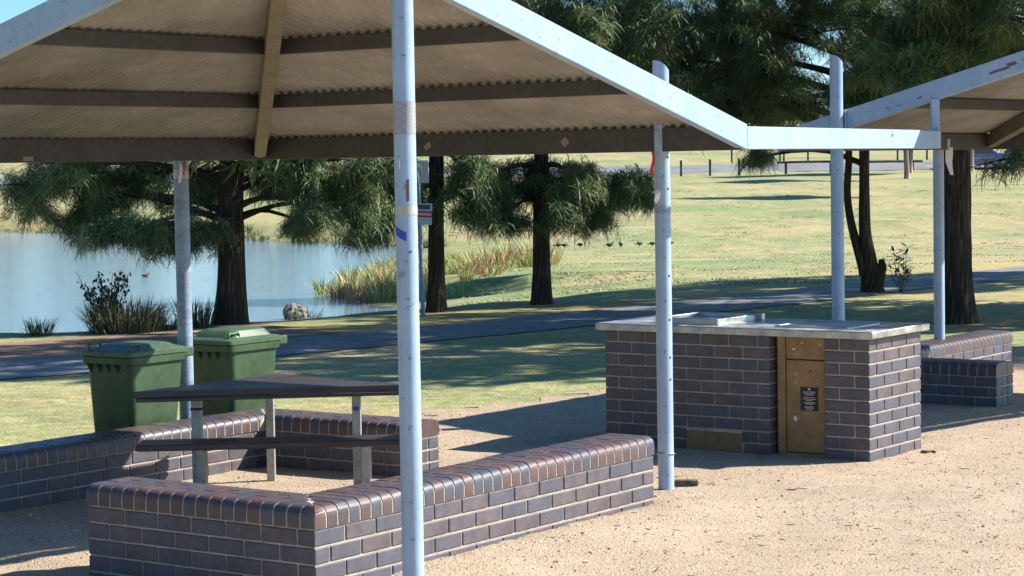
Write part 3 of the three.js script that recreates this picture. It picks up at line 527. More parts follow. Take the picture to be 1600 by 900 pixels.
  // beam that links the two shelters
  const R = S1.P(4.062, 0, 2.168), E = S1.loc(3.384, 2.168, -17.25), ld = E.clone().sub(R).normalize(), ln = V(-ld.z, 0, ld.x);
  const lk = mesh('link_beam', beam(R.clone().addScaledVector(ld, 0.022), E, 0.062, 0.142), M.paint, S1.s);
  mesh('rust_patch', boxAt(-0.012, 0.016, -0.012, 0.012, -0.001, 0.0012, 0.0004), M.rust, lk).position.copy(R.clone().addScaledVector(ld, 3.0).addScaledVector(ln, 0.0325).add(V(0, 0.1, 0)));
  lk.children[0].rotation.y = Math.atan2(-ld.z, ld.x);
}
const [s2u, s2v] = frame(0.6432);
const E2 = V(3.384, 0, -17.25), L2p = V(2.25, 0, -18.10), a2 = 4.062, F2 = L2p.clone().addScaledVector(s2v, a2);
const S2 = shelter('picnic_shelter', 'steel half-pyramid shelter with chipped blue barge board, joined by a beam behind the barbecue', F2, 0.6432, a2, 2.168, {});
{
  addPost(S2, 2.655, -17.69, 0.0525, 2.94, 0.8);
  mesh('bracket', merge([boxAt(-0.006, 0.006, 2.3, 2.5, -0.09, 0.02)]), M.paint, S2.s).position.copy(S2.loc(2.725, 0, -17.70));
  const p5 = addPost(S2, 4.055, -20.62, 0.0508, 2.30, 0);
  mesh('bracket', beam(V(0, 2.18, 0), V(0.09, 2.18, 0.065), 0.05, 0.09), M.paint, p5);
  const rg = new THREE.PlaneGeometry(0.07, 0.26, 3, 8); const rp = rg.attributes.position; for (let i = 0; i < rp.count; i++) { const y = rp.getY(i); rp.setXYZ(i, rp.getX(i) * (0.5 + 0.5 * smooth(-0.135, 0.05, y)) + (y < 0 ? -y * 0.25 : 0), y, 0.02 * Math.sin(y * 15)); } rg.computeVertexNormals(); mesh('ribbon', rg, M.ribbon, p5).position.set(0.095, 2.06, 0.02);
  mesh('strut', boxAt(-0.032, 0.032, 2.312, 2.56, -0.03, 0.03), M.paint, S2.s).position.copy(S2.loc(E2.x - 0.02, 0, E2.z + 0.012));
  // chipped paint on the barge board
  for (const [d, y, w, h] of [[1.95, 0.075, 0.14, 0.016], [2.06, 0.095, 0.06, 0.022], [2.22, 0.098, 0.09, 0.014], [2.3, 0.105, 0.04, 0.02], [1.28, 0.068, 0.035, 0.01], [1.1, 0.06, 0.03, 0.007], [2.45, 0.12, 0.05, 0.008], [1.0, 0.07, 0.02, 0.006]]) {
    const sh = new THREE.Shape(); const k = 14; for (let i = 0; i < k; i++) { const a = i / k * 6.283, r = 0.6 + 0.5 * rnd(); const x = Math.cos(a) * w * 0.85 * r, yy = Math.sin(a) * h * 0.8 * r; i ? sh.lineTo(x, yy) : sh.moveTo(x, yy); }
    const g = new THREE.ExtrudeGeometry(sh, { depth: 0.001, bevelEnabled: false }); g.rotateZ(Math.atan(0.2666)); const m = mesh('rust_patch', g, M.rust, S2.lb); m.position.copy(S2.P(d, a2 + 0.0305, 2.165 + 0.2666 * d + y)); m.rotation.y = -0.6432;
  }
}

// ------------------------------------------------------------------ picnic table and bench
{
  const t = thing('picnic_table', 'dark stained three-sided picnic table on galvanised legs', 'table', [-1.515, 0, -13.63]);
  const fl = V(-0.865, 0, 0.10), fr = V(0.865, 0, -0.09), bk = V(-0.085, 0, -0.96); // corners relative to the group
  const ex = fr.clone().sub(fl).normalize(), ez = V(ex.z, 0, -ex.x); if (ez.z > 0) ez.negate(); const depthT = bk.clone().sub(fl).dot(ez), xb = bk.clone().sub(fl).dot(ex), Lf = fr.distanceTo(fl);
  const nP = 8, pw = depthT / nP;
  for (let i = 0; i < nP; i++) {
    const z0 = i * pw + 0.003, z1 = (i + 1) * pw - 0.003, cutL = (z) => xb * clamp(z / depthT, 0, 0.93), cutR = (z) => Lf - (Lf - xb) * clamp(z / depthT, 0, 0.93);
    const s = new THREE.Shape(); s.moveTo(cutL(z0), z0); s.lineTo(cutR(z0), z0); s.lineTo(cutR(z1), z1); s.lineTo(cutL(z1), z1); s.closePath();
    const g = new THREE.ExtrudeGeometry(s, { depth: 0.034, bevelEnabled: true, bevelSize: 0.003, bevelThickness: 0.003, bevelSegments: 1 }); g.rotateX(-Math.PI / 2); // (x,y)->(x,-z)
    const m = mesh('plank', boxUV(g, 1.3, i * 0.37), M.tableWood, t); m.position.set(fl.x, 0.682 + rr(-0.002, 0.002), fl.z); m.rotation.y = Math.atan2(-ex.z, ex.x);
  }
  const up = (p, y) => V(p.x, y, p.z), inn = (p, k) => p.clone().lerp(V(-0.03, 0, -0.3), k);
  mesh('edge_rail', merge([beam(up(inn(fl, 0.02), 0.655), up(inn(fr, 0.02), 0.655), 0.035, 0.024), beam(up(inn(fl, 0.06), 0.655), up(inn(bk, 0.06), 0.655), 0.035, 0.0235), beam(up(inn(fr, 0.06), 0.655), up(inn(bk, 0.06), 0.655), 0.035, 0.023)]), M.tableWood, t);
  for (const [x, z, w] of [[-0.505, -0.16, 0.066], [0.505, -0.26, 0.056], [-0.12, -0.88, 0.055]]) { const l = mesh('leg', boxAt(x - w / 2, x + w / 2, -0.08, 0.677, z - w / 2, z + w / 2), M.galv, t); if (w > 0.06) mesh('strap', boxAt(x - w / 2 - 0.003, x + w / 2 + 0.003, 0.575, 0.59, z - w / 2 - 0.003, z + w / 2 + 0.003, 0.001), M.dark, l); if (w === 0.056) mesh('sticker', boxAt(x - 0.018, x + 0.016, 0.545, 0.57, z + w / 2, z + w / 2 + 0.002, 0.0005), M.blue, l); }
  const b = thing('bench', 'dark plank bench on short steel posts along the front of the table', 'bench', [-1.455, 0, -13.27]);
  for (const k of [0, 1]) { const m = mesh('plank', boxUV(cbox(1.69, 0.04, 0.135, 0.006), 1.3, k * 0.5), M.tableWood, b); m.position.set(0, 0.422, 0.075 - k * 0.142); m.rotation.y = 0.045; }
  for (const x of [-0.47, 0.54]) { mesh('leg', boxAt(x - 0.03, x + 0.03, -0.08, 0.40, -0.08, 0.04), M.galv, b); mesh('seat_bracket', boxAt(x - 0.02, x + 0.02, 0.37, 0.403, -0.12, 0.12), M.galv, b); }
}

// ------------------------------------------------------------------ wheelie bins
function wheelieBin(label, x, z, lidMat, dome) {
  const b = thing('wheelie_bin', label, 'bin', [x, -0.005, z], -A + 0.02, 'green wheelie bins'); // local x = u, local +z = -v (front)
  mesh('body', loft([{ y: 0.05, w: 0.36, d: 0.40, r: 0.05, z: 0.02 }, { y: 0.07, w: 0.375, d: 0.42, r: 0.05, z: 0.02 }, { y: 0.80, w: 0.445, d: 0.52, r: 0.05, z: 0 }], 32), M.bin, b);
  const rim = mesh('rim', loft([{ y: 0.785, w: 0.46, d: 0.535, r: 0.05 }, { y: 0.79, w: 0.485, d: 0.57, r: 0.055, z: 0.01 }, { y: 0.835, w: 0.49, d: 0.58, r: 0.055, z: 0.01 }, { y: 0.842, w: 0.47, d: 0.56, r: 0.055, z: 0.01 }], 32, 0.5), M.bin, b);
  for (let i = -2; i <= 2; i++) mesh('gusset', extrudeTri(i * 0.085, 0.012, 0.255, 0.79, 0.045, 0.07), M.bin, rim);
  const lid = mesh('lid', loft([{ y: 0.843, w: 0.50, d: 0.60, r: 0.05, z: 0.012 }, { y: 0.872, w: 0.50, d: 0.60, r: 0.05, z: 0.012 }, { y: 0.882, w: 0.47, d: 0.56, r: 0.06, z: 0.012 }, { y: 0.888, w: 0.40, d: 0.48, r: 0.07, z: 0.0 }, { y: 0.888 + dome, w: 0.34, d: 0.40, r: 0.08, z: -0.01 }, { y: 0.896 + dome, w: 0.28, d: 0.34, r: 0.08, z: -0.01 }], 32, 0.5), lidMat, b);
  for (const s of [-1, 1]) mesh('handle', tubeAlong([[s * 0.19, 0.868, 0.245, 0.009], [s * 0.19, 0.915, 0.25, 0.009], [s * 0.19, 0.918, 0.20, 0.009], [s * 0.19, 0.918, 0.15, 0.009], [s * 0.19, 0.872, 0.14, 0.009]], 8, 16), lidMat, lid);
  mesh('rear_handle', merge([tubeAlong([[-0.2, 0.83, -0.34, 0.016], [0, 0.832, -0.345, 0.016], [0.2, 0.83, -0.34, 0.016]], 10, 10), boxAt(-0.225, -0.185, 0.805, 0.87, -0.36, -0.26, 0.008), boxAt(0.185, 0.225, 0.805, 0.87, -0.36, -0.26, 0.008)]), M.bin, b);
  for (const s of [-1, 1]) { const g = new THREE.CylinderGeometry(0.1, 0.1, 0.05, 24); g.rotateZ(Math.PI / 2); const w = mesh('wheel', g, M.rubber, b); w.position.set(s * 0.215, 0.105, -0.24); const h = new THREE.CylinderGeometry(0.045, 0.045, 0.056, 16); h.rotateZ(Math.PI / 2); mesh('hub', h, M.galv, w); }
  mesh('foot', boxAt(-0.14, 0.14, 0.005, 0.07, 0.1, 0.18, 0.01), M.bin, b);
  mesh('label_plate', boxAt(0.222, 0.2245, 0.60, 0.625, -0.07, 0.01, 0.0008), M.white, b).position.x = -0.012;
  return b;
}
function extrudeTri(x, w, z, y, out, drop) { const s = new THREE.Shape(); s.moveTo(0, 0); s.lineTo(out, 0); s.lineTo(0, -drop); s.closePath(); const g = new THREE.ExtrudeGeometry(s, { depth: w, bevelEnabled: false }); g.rotateY(-Math.PI / 2); g.translate(x + w / 2, y, z); return boxUV(g); }
wheelieBin('green wheelie bin with flat lid in front of the shelter post', -2.625, -15.06, M.binLid, 0.02);
wheelieBin('green wheelie bin with domed lid at the brick wall corner', -2.06, -15.95, M.binLid, 0.045);

// ------------------------------------------------------------------ trees
function tuftGeo(n, len, wid, spread, seed0) {
  const P = [], s0 = seed; seed = seed0;
  for (let i = 0; i < n; i++) {
    const a = rr(0, 6.283), t = spread * Math.sqrt(rnd()), L = len * rr(0.55, 1), d = V(Math.sin(t) * Math.cos(a), Math.cos(t), Math.sin(t) * Math.sin(a)), o = V(rr(-1, 1), rr(-0.5, 1.2), rr(-1, 1)).multiplyScalar(len * 0.34), b = rr(0, 6.283);
    const sd = V(Math.cos(b), 0, Math.sin(b)).cross(d).normalize().multiplyScalar(wid * rr(0.7, 1.2) / 2), m = o.clone().addScaledVector(d, L * 0.55), e = o.clone().addScaledVector(d, L).add(V(d.x * 0.15 * L + rr(-0.08, 0.08) * L, -0.05 * L, d.z * 0.15 * L + rr(-0.08, 0.08) * L));
    P.push(o.clone().sub(sd), o.clone().add(sd), m.clone().add(sd), o.clone().sub(sd), m.clone().add(sd), m.clone().sub(sd), m.clone().sub(sd), m.clone().add(sd), e);
  }
  seed = s0; const g = new THREE.BufferGeometry().setFromPoints(P); g.computeVertexNormals(); return g;
}
const tuftFar = tuftGeo(26, 0.5, 0.05, 1.3, 37);
// weeping spray of a she-oak: fine threads that leave the twig outwards and droop
function sprayGeo(n, len, wid, droop, seed0) {
  const P = [], s0 = seed; seed = seed0;
  for (let i = 0; i < n; i++) {
    const a = rr(0, 6.283), th = rr(0.25, 1.45), d = V(Math.sin(th) * Math.cos(a), Math.cos(th), Math.sin(th) * Math.sin(a)), L = len * rr(0.5, 1), o = V(rr(-1, 1), rr(-1, 1), rr(-1, 1)).multiplyScalar(len * 0.2), g = droop * rr(0.6, 1.2), b = rr(0, 6.283), w = wid * rr(0.7, 1.25) / 2;
    const at = (t) => o.clone().addScaledVector(d, L * t).add(V(0, -g * L * t * t, 0)), sd = V(Math.cos(b), 0.3 * Math.sin(b * 3), Math.sin(b)).multiplyScalar(w), q = [0, 0.35, 0.7, 1].map(at);
    for (let k = 0; k < 2; k++) P.push(q[k].clone().sub(sd), q[k].clone().add(sd), q[k + 1].clone().add(sd), q[k].clone().sub(sd), q[k + 1].clone().add(sd), q[k + 1].clone().sub(sd));
    P.push(q[2].clone().sub(sd), q[2].clone().add(sd), q[3]);
  }
  seed = s0; const g = new THREE.BufferGeometry().setFromPoints(P); g.computeVertexNormals(); return g;
}
const tuftA = sprayGeo(30, 0.33, 0.0082, 1.0, 11);
const _m = new THREE.Matrix4(), _q = new THREE.Quaternion(), UP = V(0, 1, 0);
function crown(lobes, dens, parent, cols, geo = tuftA, sc = 1, name = 'crown', twigs = null) {
  const list = [], far = geo === tuftFar;
  for (const [x, y, z, rx, ry, rz] of lobes) {
    const vol = Math.pow(rx * ry * rz, 0.72), n = Math.round(dens * vol * 60);
    if (far) { for (let i = 0; i < n; i++) { const d = V(rr(-1, 1), rr(-1, 1), rr(-1, 1)); if (d.length() > 1) { i--; continue; } d.multiplyScalar(Math.pow(d.length() + 0.01, -0.25)); list.push([x + d.x * rx, y + d.y * ry, z + d.z * rz, d.x, d.y, d.z, 1]); } continue; }
    // branchlets that leave the middle of the lobe and arch over; sprays hang along them
    const nb = Math.max(6, Math.round(n / 9));
    for (let b = 0; b < nb; b++) {
      let d = V(rr(-1, 1), rr(-0.75, 1), rr(-1, 1)); while (d.length() > 1 || d.length() < 0.2) d = V(rr(-1, 1), rr(-0.75, 1), rr(-1, 1)); d.normalize();
      const o = V(x + rr(-0.35, 0.35) * rx, y + rr(-0.35, 0.35) * ry, z + rr(-0.35, 0.35) * rz), k = rr(0.55, 1.2), e = V(x + d.x * rx * k, y + d.y * ry * k, z + d.z * rz * k);
      const m = o.clone().lerp(e, 0.55).add(V(0, 0.12 * Math.min(1, rx), 0)), tone = rr(0, 1);
      const at = (t) => o.clone().multiplyScalar((1 - t) * (1 - t)).addScaledVector(m, 2 * t * (1 - t)).addScaledVector(e, t * t);
      if (twigs) twigs.push(tubeAlong([0, 0.5, 1].map((t) => [...at(t).toArray(), 0.011 * (1.15 - t)]), 3, 4));
      for (let i = 0; i < 9; i++) { const t = Math.pow((i + rnd()) / 9, 0.75), p = at(t); list.push([p.x + rr(-0.07, 0.07), p.y + rr(-0.07, 0.05), p.z + rr(-0.07, 0.07), d.x, d.y, d.z, tone]); }
    }
  }
  const im = new THREE.InstancedMesh(geo, M.needle, list.length); im.castShadow = im.receiveShadow = true;
  list.forEach(([px, py, pz, dx, dy, dz, tone], i) => {
    const dir = far ? V(dx * 0.7 + rr(-0.5, 0.5), -0.55 + dy * 0.35 + rr(-0.35, 0.45), dz * 0.7 + rr(-0.5, 0.5)).normalize() : V(dx * 0.35 + rr(-0.25, 0.25), 1, dz * 0.35 + rr(-0.25, 0.25)).normalize(), s = sc * rr(0.65, 1.3);
    _q.setFromUnitVectors(UP, dir).multiply(new THREE.Quaternion().setFromAxisAngle(UP, rr(0, 6.28))); _m.compose(V(px, py, pz), _q, V(s, s * rr(0.8, 1.25), s)); im.setMatrixAt(i, _m);
    const k = clamp(0.55 * tone + 0.45 * rnd(), 0, 1), c = cols[0].map((a, j) => a + (cols[1][j] - a) * k * k), b = rr(0.75, 1.2); im.setColorAt(i, lin(c[0] * b, c[1] * b, c[2] * b));
  });
  im.name = name; im.userData.kind = 'stuff'; parent.add(im); return im;
}
const oakCols = [[0.065, 0.118, 0.040], [0.31, 0.37, 0.14]];
const flare = (k) => (a, len) => (1 + 0.1 * n2(Math.cos(a) * 1.6 + k, Math.sin(a) * 1.6 + len * 0.4) + 0.05 * n2(Math.cos(a) * 5, Math.sin(a) * 5 + k + len)) * (1 + 0.75 * Math.exp(-len * 4) * (1 + 0.5 * Math.sin(a * 3 + k)));
function sheOak(label, bx, bz, r, H, lean, lobes, dens, opt = {}) {
  const y0 = ht(bx, bz), t = thing('she_oak_tree', label, 'tree', [bx, y0, bz], 0, 'she-oak trees around the court');
  const tr = opt.stems || [[[0, -0.25, 0, r * 1.05], [lean * 0.15, 0.5, 0, r * 0.95], [lean * 0.5, H * 0.4, 0.05, r * 0.8], [lean * 0.8, H * 0.7, 0, r * 0.5], [lean, H, 0, r * 0.12]]];
  mesh('trunk', merge(tr.map((s, i) => tubeAlong(s, 20, 40, flare(bx + i)))), M.bark, t);
  const br = [], L = lobes.map(([x, y, z, rx, ry, rz]) => [x - bx, y - y0, z - bz, rx, ry, rz || Math.max(0.7, 0.9 * rx)]);
  for (const [x, y, z, rx, ry, rz] of L) {
    const ya = clamp(y - 0.35 * Math.hypot(x, z) + 0.5, 0.9, H * 0.92), sx = lean * ya / H; const rad = 0.018 + 0.035 * Math.min(1, rx);
    br.push(tubeAlong([[sx, ya, 0, rad * 1.5], [sx + (x - sx) * 0.4, ya + (y - ya) * 0.45 + 0.18, z * 0.4, rad], [x, y + ry * 0.2, z, rad * 0.5], [x + (x - sx) * 0.15, y - ry * 0.1, z * 1.1, rad * 0.15]], 6, 10));
    for (let k = 0; k < 5; k++) { const a = rr(0, 6.28), c = rr(-0.6, 0.5); br.push(tubeAlong([[x + rr(-0.3, 0.3) * rx, y + ry * 0.2, z, rad * 0.35], [x + Math.cos(a) * rx * 0.5, y + c * ry * 0.5 + 0.05, z + Math.sin(a) * rz * 0.5, rad * 0.25], [x + Math.cos(a) * rx * 0.95, y + c * ry - 0.05, z + Math.sin(a) * rz * 0.95, 0.004]], 4, 5)); }
  }
  // tops that stand above the shelter roofs and out of sight are leafed with coarser sprays
  const hi = opt.hi || 2.4 + 0.0757 * -bz - y0, up = L.filter((l) => l[1] - l[4] > hi), low = L.filter((l) => l[1] - l[4] <= hi);
  if (low.length) crown(low, dens, t, opt.cols || oakCols, tuftA, opt.sc || 1, 'crown', br);
  if (up.length) crown(up, 0.6, t, opt.cols || oakCols, tuftFar, 1, 'crown');
  mesh('limbs', merge(br), M.bark, t);
  return t;
}
const zj = (l, z, d) => l.map((a, i) => [a[0], a[1], a[2] + d * Math.sin(i * 2.4), a[3], a[4], a[5]]);
sheOak('she-oak with thick fluted trunk at the water edge behind the bins', -3.84, -29.67, 0.20, 6.2, 0.1, zj([[-6.5, 1.8, -29.67, 0.6, 0.45], [-5.35, 1.25, -29.3, 0.5, 0.3], [-6.0, 1.35, -29.9, 0.5, 0.3], [-5.81, 2.09, -29.67, 0.7, 0.44], [-5.65, 1.63, -29.67, 0.61, 0.42], [-5.08, 1.9, -29.67, 0.7, 0.52], [-4.92, 1.29, -29.67, 0.52, 0.31], [-4.34, 1.8, -29.67, 0.52, 0.48], [-4.1, 1.2, -29.67, 0.36, 0.3], [-4.66, 1.06, -29.67, 0.39, 0.17], [-3.29, 1.87, -29.67, 0.44, 0.44], [-2.85, 1.95, -29.67, 0.61, 0.48], [-2.24, 1.85, -29.67, 0.61, 0.48], [-2.08, 1.5, -29.67, 0.44, 0.35], [-2.6, 1.51, -29.67, 0.52, 0.35], [-2.87, 1.29, -29.67, 0.35, 0.26], [-1.8, 2.1, -29.67, 0.44, 0.35], [-3.78, 3.09, -29.67, 2.01, 0.79, 1.6], [-3.75, 4.22, -29.67, 1.57, 0.96, 1.4], [-3.73, 5.42, -29.67, 0.96, 0.79, 0.9]], 0, 0.5), 9, { hi: 2.3 });
sheOak('slender dark she-oak next to the leaning sign post', -1.11, -31.31, 0.125, 5.8, 0.12, zj([[-1.55, 1.75, -31.3, 0.5, 0.5], [-1.95, 1.28, -31.3, 0.55, 0.4], [-2.3, 1.75, -31.3, 0.5, 0.45], [-0.66, 1.95, -31.3, 0.5, 0.4], [-0.46, 1.4, -31.3, 0.4, 0.36], [-0.96, 3.37, -31.3, 1.38, 1.1], [-0.93, 5.01, -31.3, 1.01, 0.92]], 0, 0.5), 9, { hi: 2.3 });
sheOak('she-oak with straight trunk on the lawn near the grazing birds', 0.43, -32.62, 0.135, 6.4, 0.1, zj([[-0.36, 1.79, -32.6, 0.58, 0.48], [-0.08, 1.25, -32.6, 0.42, 0.34], [0.41, 1.78, -32.6, 0.58, 0.5], [0.98, 1.77, -32.6, 0.58, 0.48], [1.56, 1.66, -32.6, 0.55, 0.45], [1.26, 1.28, -32.6, 0.34, 0.26], [0.75, 1.3, -32.6, 0.34, 0.3], [1.9, 1.66, -32.6, 0.36, 0.36], [0.64, 3.97, -32.6, 1.63, 0.96], [1.01, 3.2, -32.6, 1.63, 0.67], [0.56, 5.29, -32.6, 1.34, 1.05], [1.78, 3.95, -32.6, 0.96, 0.77], [1.96, 3.09, -32.6, 0.86, 0.58]], 0, 0.5), 10);
sheOak('forked she-oak with a sapling at its foot beyond the footpath', 5.64, -34.06, 0.17, 6.6, -0.25, zj([[3.05, 4.01, -34, 1.3, 0.9], [3.84, 3.4, -34, 1.1, 0.9], [4.55, 4.18, -34, 1.2, 0.8], [3.34, 2.91, -34, 0.9, 0.6], [2.65, 3.52, -34, 0.8, 0.7], [4.43, 2.89, -34, 0.9, 0.6], [5.44, 3.97, -34, 1.1, 0.8], [5.45, 5.15, -34, 1.7, 1.1], [4.06, 5.37, -34, 1.6, 1.0], [5.33, 3.08, -34, 0.8, 0.5], [4.03, 2.12, -34, 0.45, 0.22], [6.24, 3.65, -34, 1.0, 0.7], [5.4, 6.9, -34, 2.6, 1.5, 2.4], [5.2, 8.6, -34, 1.7, 1.2, 1.7]], 0, 0.9), 6, { stems: [[[0.02, -0.25, 0, 0.18], [-0.02, 0.35, 0, 0.125], [-0.1, 1.0, 0, 0.088], [-0.1, 2.0, 0, 0.08], [-0.05, 4.5, 0, 0.08], [0, 8.6, 0, 0.02]], [[-0.05, 0.3, 0, 0.1], [-0.24, 0.8, -0.03, 0.065], [-0.36, 1.5, -0.05, 0.058], [-0.34, 2.3, -0.05, 0.055], [-0.6, 4, 0, 0.03]], [[0.05, 0.15, 0.02, 0.07], [0.16, 0.42, 0.03, 0.06], [0.14, 0.52, 0.03, 0.035]]] });
sheOak('dark she-oak with broad trunk behind the far brick seat', 5.63, -27.44, 0.19, 8.6, 0.0, zj([[5.21, 3.68, -27.5, 1.05, 0.57], [5.85, 3.75, -27.5, 0.89, 0.65], [6.41, 3.33, -27.5, 0.73, 0.4], [4.88, 3.12, -27.5, 0.81, 0.49], [5.53, 3.19, -27.5, 0.89, 0.4], [6.17, 4.3, -27.5, 1.21, 0.89], [5.29, 4.55, -27.5, 1.13, 0.73], [5.6, 6.2, -27.2, 2.6, 1.5, 2.4], [5.8, 8.0, -27.4, 1.8, 1.2, 1.8], [6.3, 8.9, -25.6, 1.9, 1.0, 1.7], [7.4, 4.6, -26.6, 1.2, 1.0, 1.6], [4.2, 5.2, -28.4, 1.3, 0.9, 1.3]], 0, 0.7), 6);
sheOak('tall she-oak far back on the lawn behind the ribboned shelter post', 3.14, -45, 0.115, 7.5, 0.0, zj([[2.72, 4.65, -45, 1.85, 1.19], [3.9, 3.58, -45, 1.59, 0.93], [2.05, 3.61, -45, 1.32, 0.79], [4.7, 4.74, -45, 1.59, 1.19], [3.2, 6.2, -45, 1.6, 1.1]], 0, 0.8), 3.5, { sc: 1.15 });
sheOak('spreading she-oak whose low branch hangs beside the far shelter', 9.3, -24.4, 0.22, 8.8, -0.2, [[8.6, 4.6, -24, 2.0, 1.3, 2.0], [9.6, 5.8, -24.8, 2.0, 1.3, 2.0], [7.2, 4.2, -24.2, 1.3, 0.9, 1.5], [10.4, 4.4, -23.8, 1.8, 1.2, 1.6], [5.56, 2.0, -24.0, 0.42, 0.36, 0.5], [6.4, 3.0, -24.0, 0.7, 0.5, 0.7], [9.0, 7.2, -24.2, 2.2, 1.2, 2.0], [9.2, 8.8, -24.4, 1.5, 1.0, 1.5]], 5.5);
sheOak('she-oak outside the court on the far side of the footpath bend', 13.2, -29.5, 0.2, 9, 0, [[13.2, 4.2, -29.5, 2.4, 1.4, 2.4], [13.0, 6.2, -29.5, 2.4, 1.4, 2.4], [13.2, 8.0, -29.5, 1.7, 1.2, 1.7]], 5, { hi: 1 });
sheOak('she-oak shading the middle of the footpath', 9.9, -30.8, 0.2, 9, 0, [[9.9, 4.2, -30.8, 2.4, 1.3, 2.4], [9.7, 6.2, -30.8, 2.6, 1.4, 2.6], [9.9, 8.0, -30.8, 1.9, 1.2, 1.9]], 5, { hi: 1 });
sheOak('she-oak between the forked tree and the footpath end', 11.5, -36.4, 0.2, 9, 0, [[11.4, 4.4, -36.4, 2.2, 1.3, 2.2], [11.6, 6.2, -36.4, 2.4, 1.4, 2.4], [11.4, 7.9, -36.4, 1.8, 1.2, 1.8]], 5, { hi: 1 });
sheOak('she-oak shading the footpath where it leaves the lawn', 14.6, -39.5, 0.2, 9, 0, [[14.6, 4.4, -39.5, 2.6, 1.5, 2.6], [14.4, 6.4, -39.5, 2.4, 1.4, 2.4], [14.6, 8.2, -39.5, 1.7, 1.2, 1.7]], 5, { hi: 1 });
// far gums by the road and a line of distant trees
function gum(label, x, z, H, lean) {
  const y0 = ht(x, z), t = thing('gum_tree', label, 'tree', [x, y0, z], 0, 'pale gum trees by the road');
  mesh('trunk', merge([tubeAlong([[0, -0.3, 0, 0.17], [lean * 0.2, H * 0.25, 0, 0.15], [lean * 0.5, H * 0.5, 0, 0.12], [lean, H, 0, 0.04]], 12, 20, flare(x)), tubeAlong([[lean * 0.2, H * 0.3, 0, 0.1], [lean * 0.2 + 1, H * 0.6, 0.3, 0.1], [lean + 2, H * 0.85, 0, 0.03]], 8, 10)]), M.palebark, t);
  crown([[lean, H * 0.85, 0, 2.4, 1.6, 2.2], [lean + 1.8, H * 0.8, 0.5, 1.8, 1.2, 1.6], [lean - 1.6, H * 0.7, -0.4, 1.6, 1.1, 1.5], [lean * 0.6, H * 1.02, 0, 1.6, 1.1, 1.6]], 0.9, t, [[0.06, 0.085, 0.045], [0.13, 0.15, 0.075]], tuftFar, 1.4);
}
gum('pale gum tree by the road barrier', 26.6, -145, 9, 0.6); gum('leaning slender pale gum on the grassy rise', 23.9, -131, 7, -0.5); gum('pale gum tree in front of the parked car', 30.9, -146, 10, 0.3); gum('pale gum tree on the lawn behind the broad she-oak trunk', 21.7, -106, 9, -0.4);
{ const m = mesh('marker_pole', tubeAlong([[0, -0.2, 0, 0.042], [0, 1.4, 0, 0.042], [0.02, 2.75, 0, 0.042]], 10, 6), std({ color: lin(0.7, 0.7, 0.68), roughness: 0.5 })); m.position.set(15.35, ht(15.35, -73), -73); tag(m, 'thin white pole standing alone on the lawn past the footpath', 'pole'); }
for (const [x, z, s] of [[-62, -250, 1.2], [-52, -262, 1.0], [-43, -240, 0.9], [-72, -255, 1.3], [-30, -270, 1.2], [-16, -265, 1.0], [12, -300, 1.2], [30, -290, 1.3], [52, -300, 1.2], [75, -290, 1.3], [-4, -310, 1.3], [20, -320, 1.5]]) {
  const y0 = ht(x, z), t = thing('far_tree', x < 0 ? 'distant dark tree on the skyline across the lake' : 'distant dark tree on the skyline past the road', 'tree', [x, y0, z], 0, 'distant trees on the skyline');
  mesh('trunk', tubeAlong([[0, -0.5, 0, 0.4], [0.2, 2 * s, 0, 0.3], [0, 6 * s, 0, 0.1]], 8, 8), M.bark, t);
  crown([[0, 4.5 * s, 0, 4 * s, 2.4 * s, 3.5 * s], [2.5 * s, 3.4 * s, 0.5, 3 * s, 1.7 * s, 2.6 * s], [-2.6 * s, 3.6 * s, -0.5, 3 * s, 1.8 * s, 2.6 * s], [0.4, 6.6 * s, 0, 2.6 * s, 1.6 * s, 2.4 * s]], 0.16, t, [[0.04, 0.065, 0.035], [0.09, 0.12, 0.05]], tuftFar, 3.4);
}

// ------------------------------------------------------------------ reeds, shrub, sapling, rock
function blades(n, h, spread, w, lean = 0.5) {
  const P = []; for (let i = 0; i < n; i++) {
    const a = rr(0, 6.283), r = spread * Math.sqrt(rnd()), L = h * rr(0.55, 1.05), o = V(Math.cos(a) * r, -0.05, Math.sin(a) * r), k = lean * rr(0.2, 1), d = V(Math.cos(a + rr(-0.8, 0.8)) * k, 1, Math.sin(a + rr(-0.8, 0.8)) * k).normalize(), b = rr(0, 6.28), sd = V(Math.cos(b), 0, Math.sin(b)).multiplyScalar(w / 2);
    const m = o.clone().addScaledVector(d, L * 0.6), e = o.clone().addScaledVector(d, L).add(V(d.x * L * 0.35, -0.12 * k * L, d.z * L * 0.35));
    P.push(o.clone().sub(sd), o.clone().add(sd), m.clone().add(sd), o.clone().sub(sd), m.clone().add(sd), m.clone().sub(sd), m.clone().sub(sd), m.clone().add(sd), e);
  } const g = new THREE.BufferGeometry().setFromPoints(P); g.computeVertexNormals(); return g;
}
function clumpAt(name, label, cat, x, z, geo, mat, group) { const m = mesh(name, geo, mat); m.position.set(x, ht(x, z), z); return tag(m, label, cat, group); }
clumpAt('reed_clump', 'small spiky reed clump standing alone on the bank', 'reeds', -6.1, -28.0, blades(130, 0.36, 0.16, 0.01, 0.7), M.reed, 'reeds on the lake bank');
clumpAt('reed_clump', 'dark wide reed clump around the leafy shrub', 'reeds', -5.05, -28.3, blades(950, 0.56, 0.45, 0.012, 0.6), M.reed, 'reeds on the lake bank');
clumpAt('reed_clump', 'upright reeds between the shelter post and the thick trunk', 'reeds', -4.25, -29.0, blades(200, 0.52, 0.2, 0.011, 0.4), M.reed, 'reeds on the lake bank');
clumpAt('reed_clump', 'low reeds beside the thick tree trunk', 'reeds', -4.55, -28.6, blades(120, 0.3, 0.15, 0.01, 0.7), M.reed, 'reeds on the lake bank');
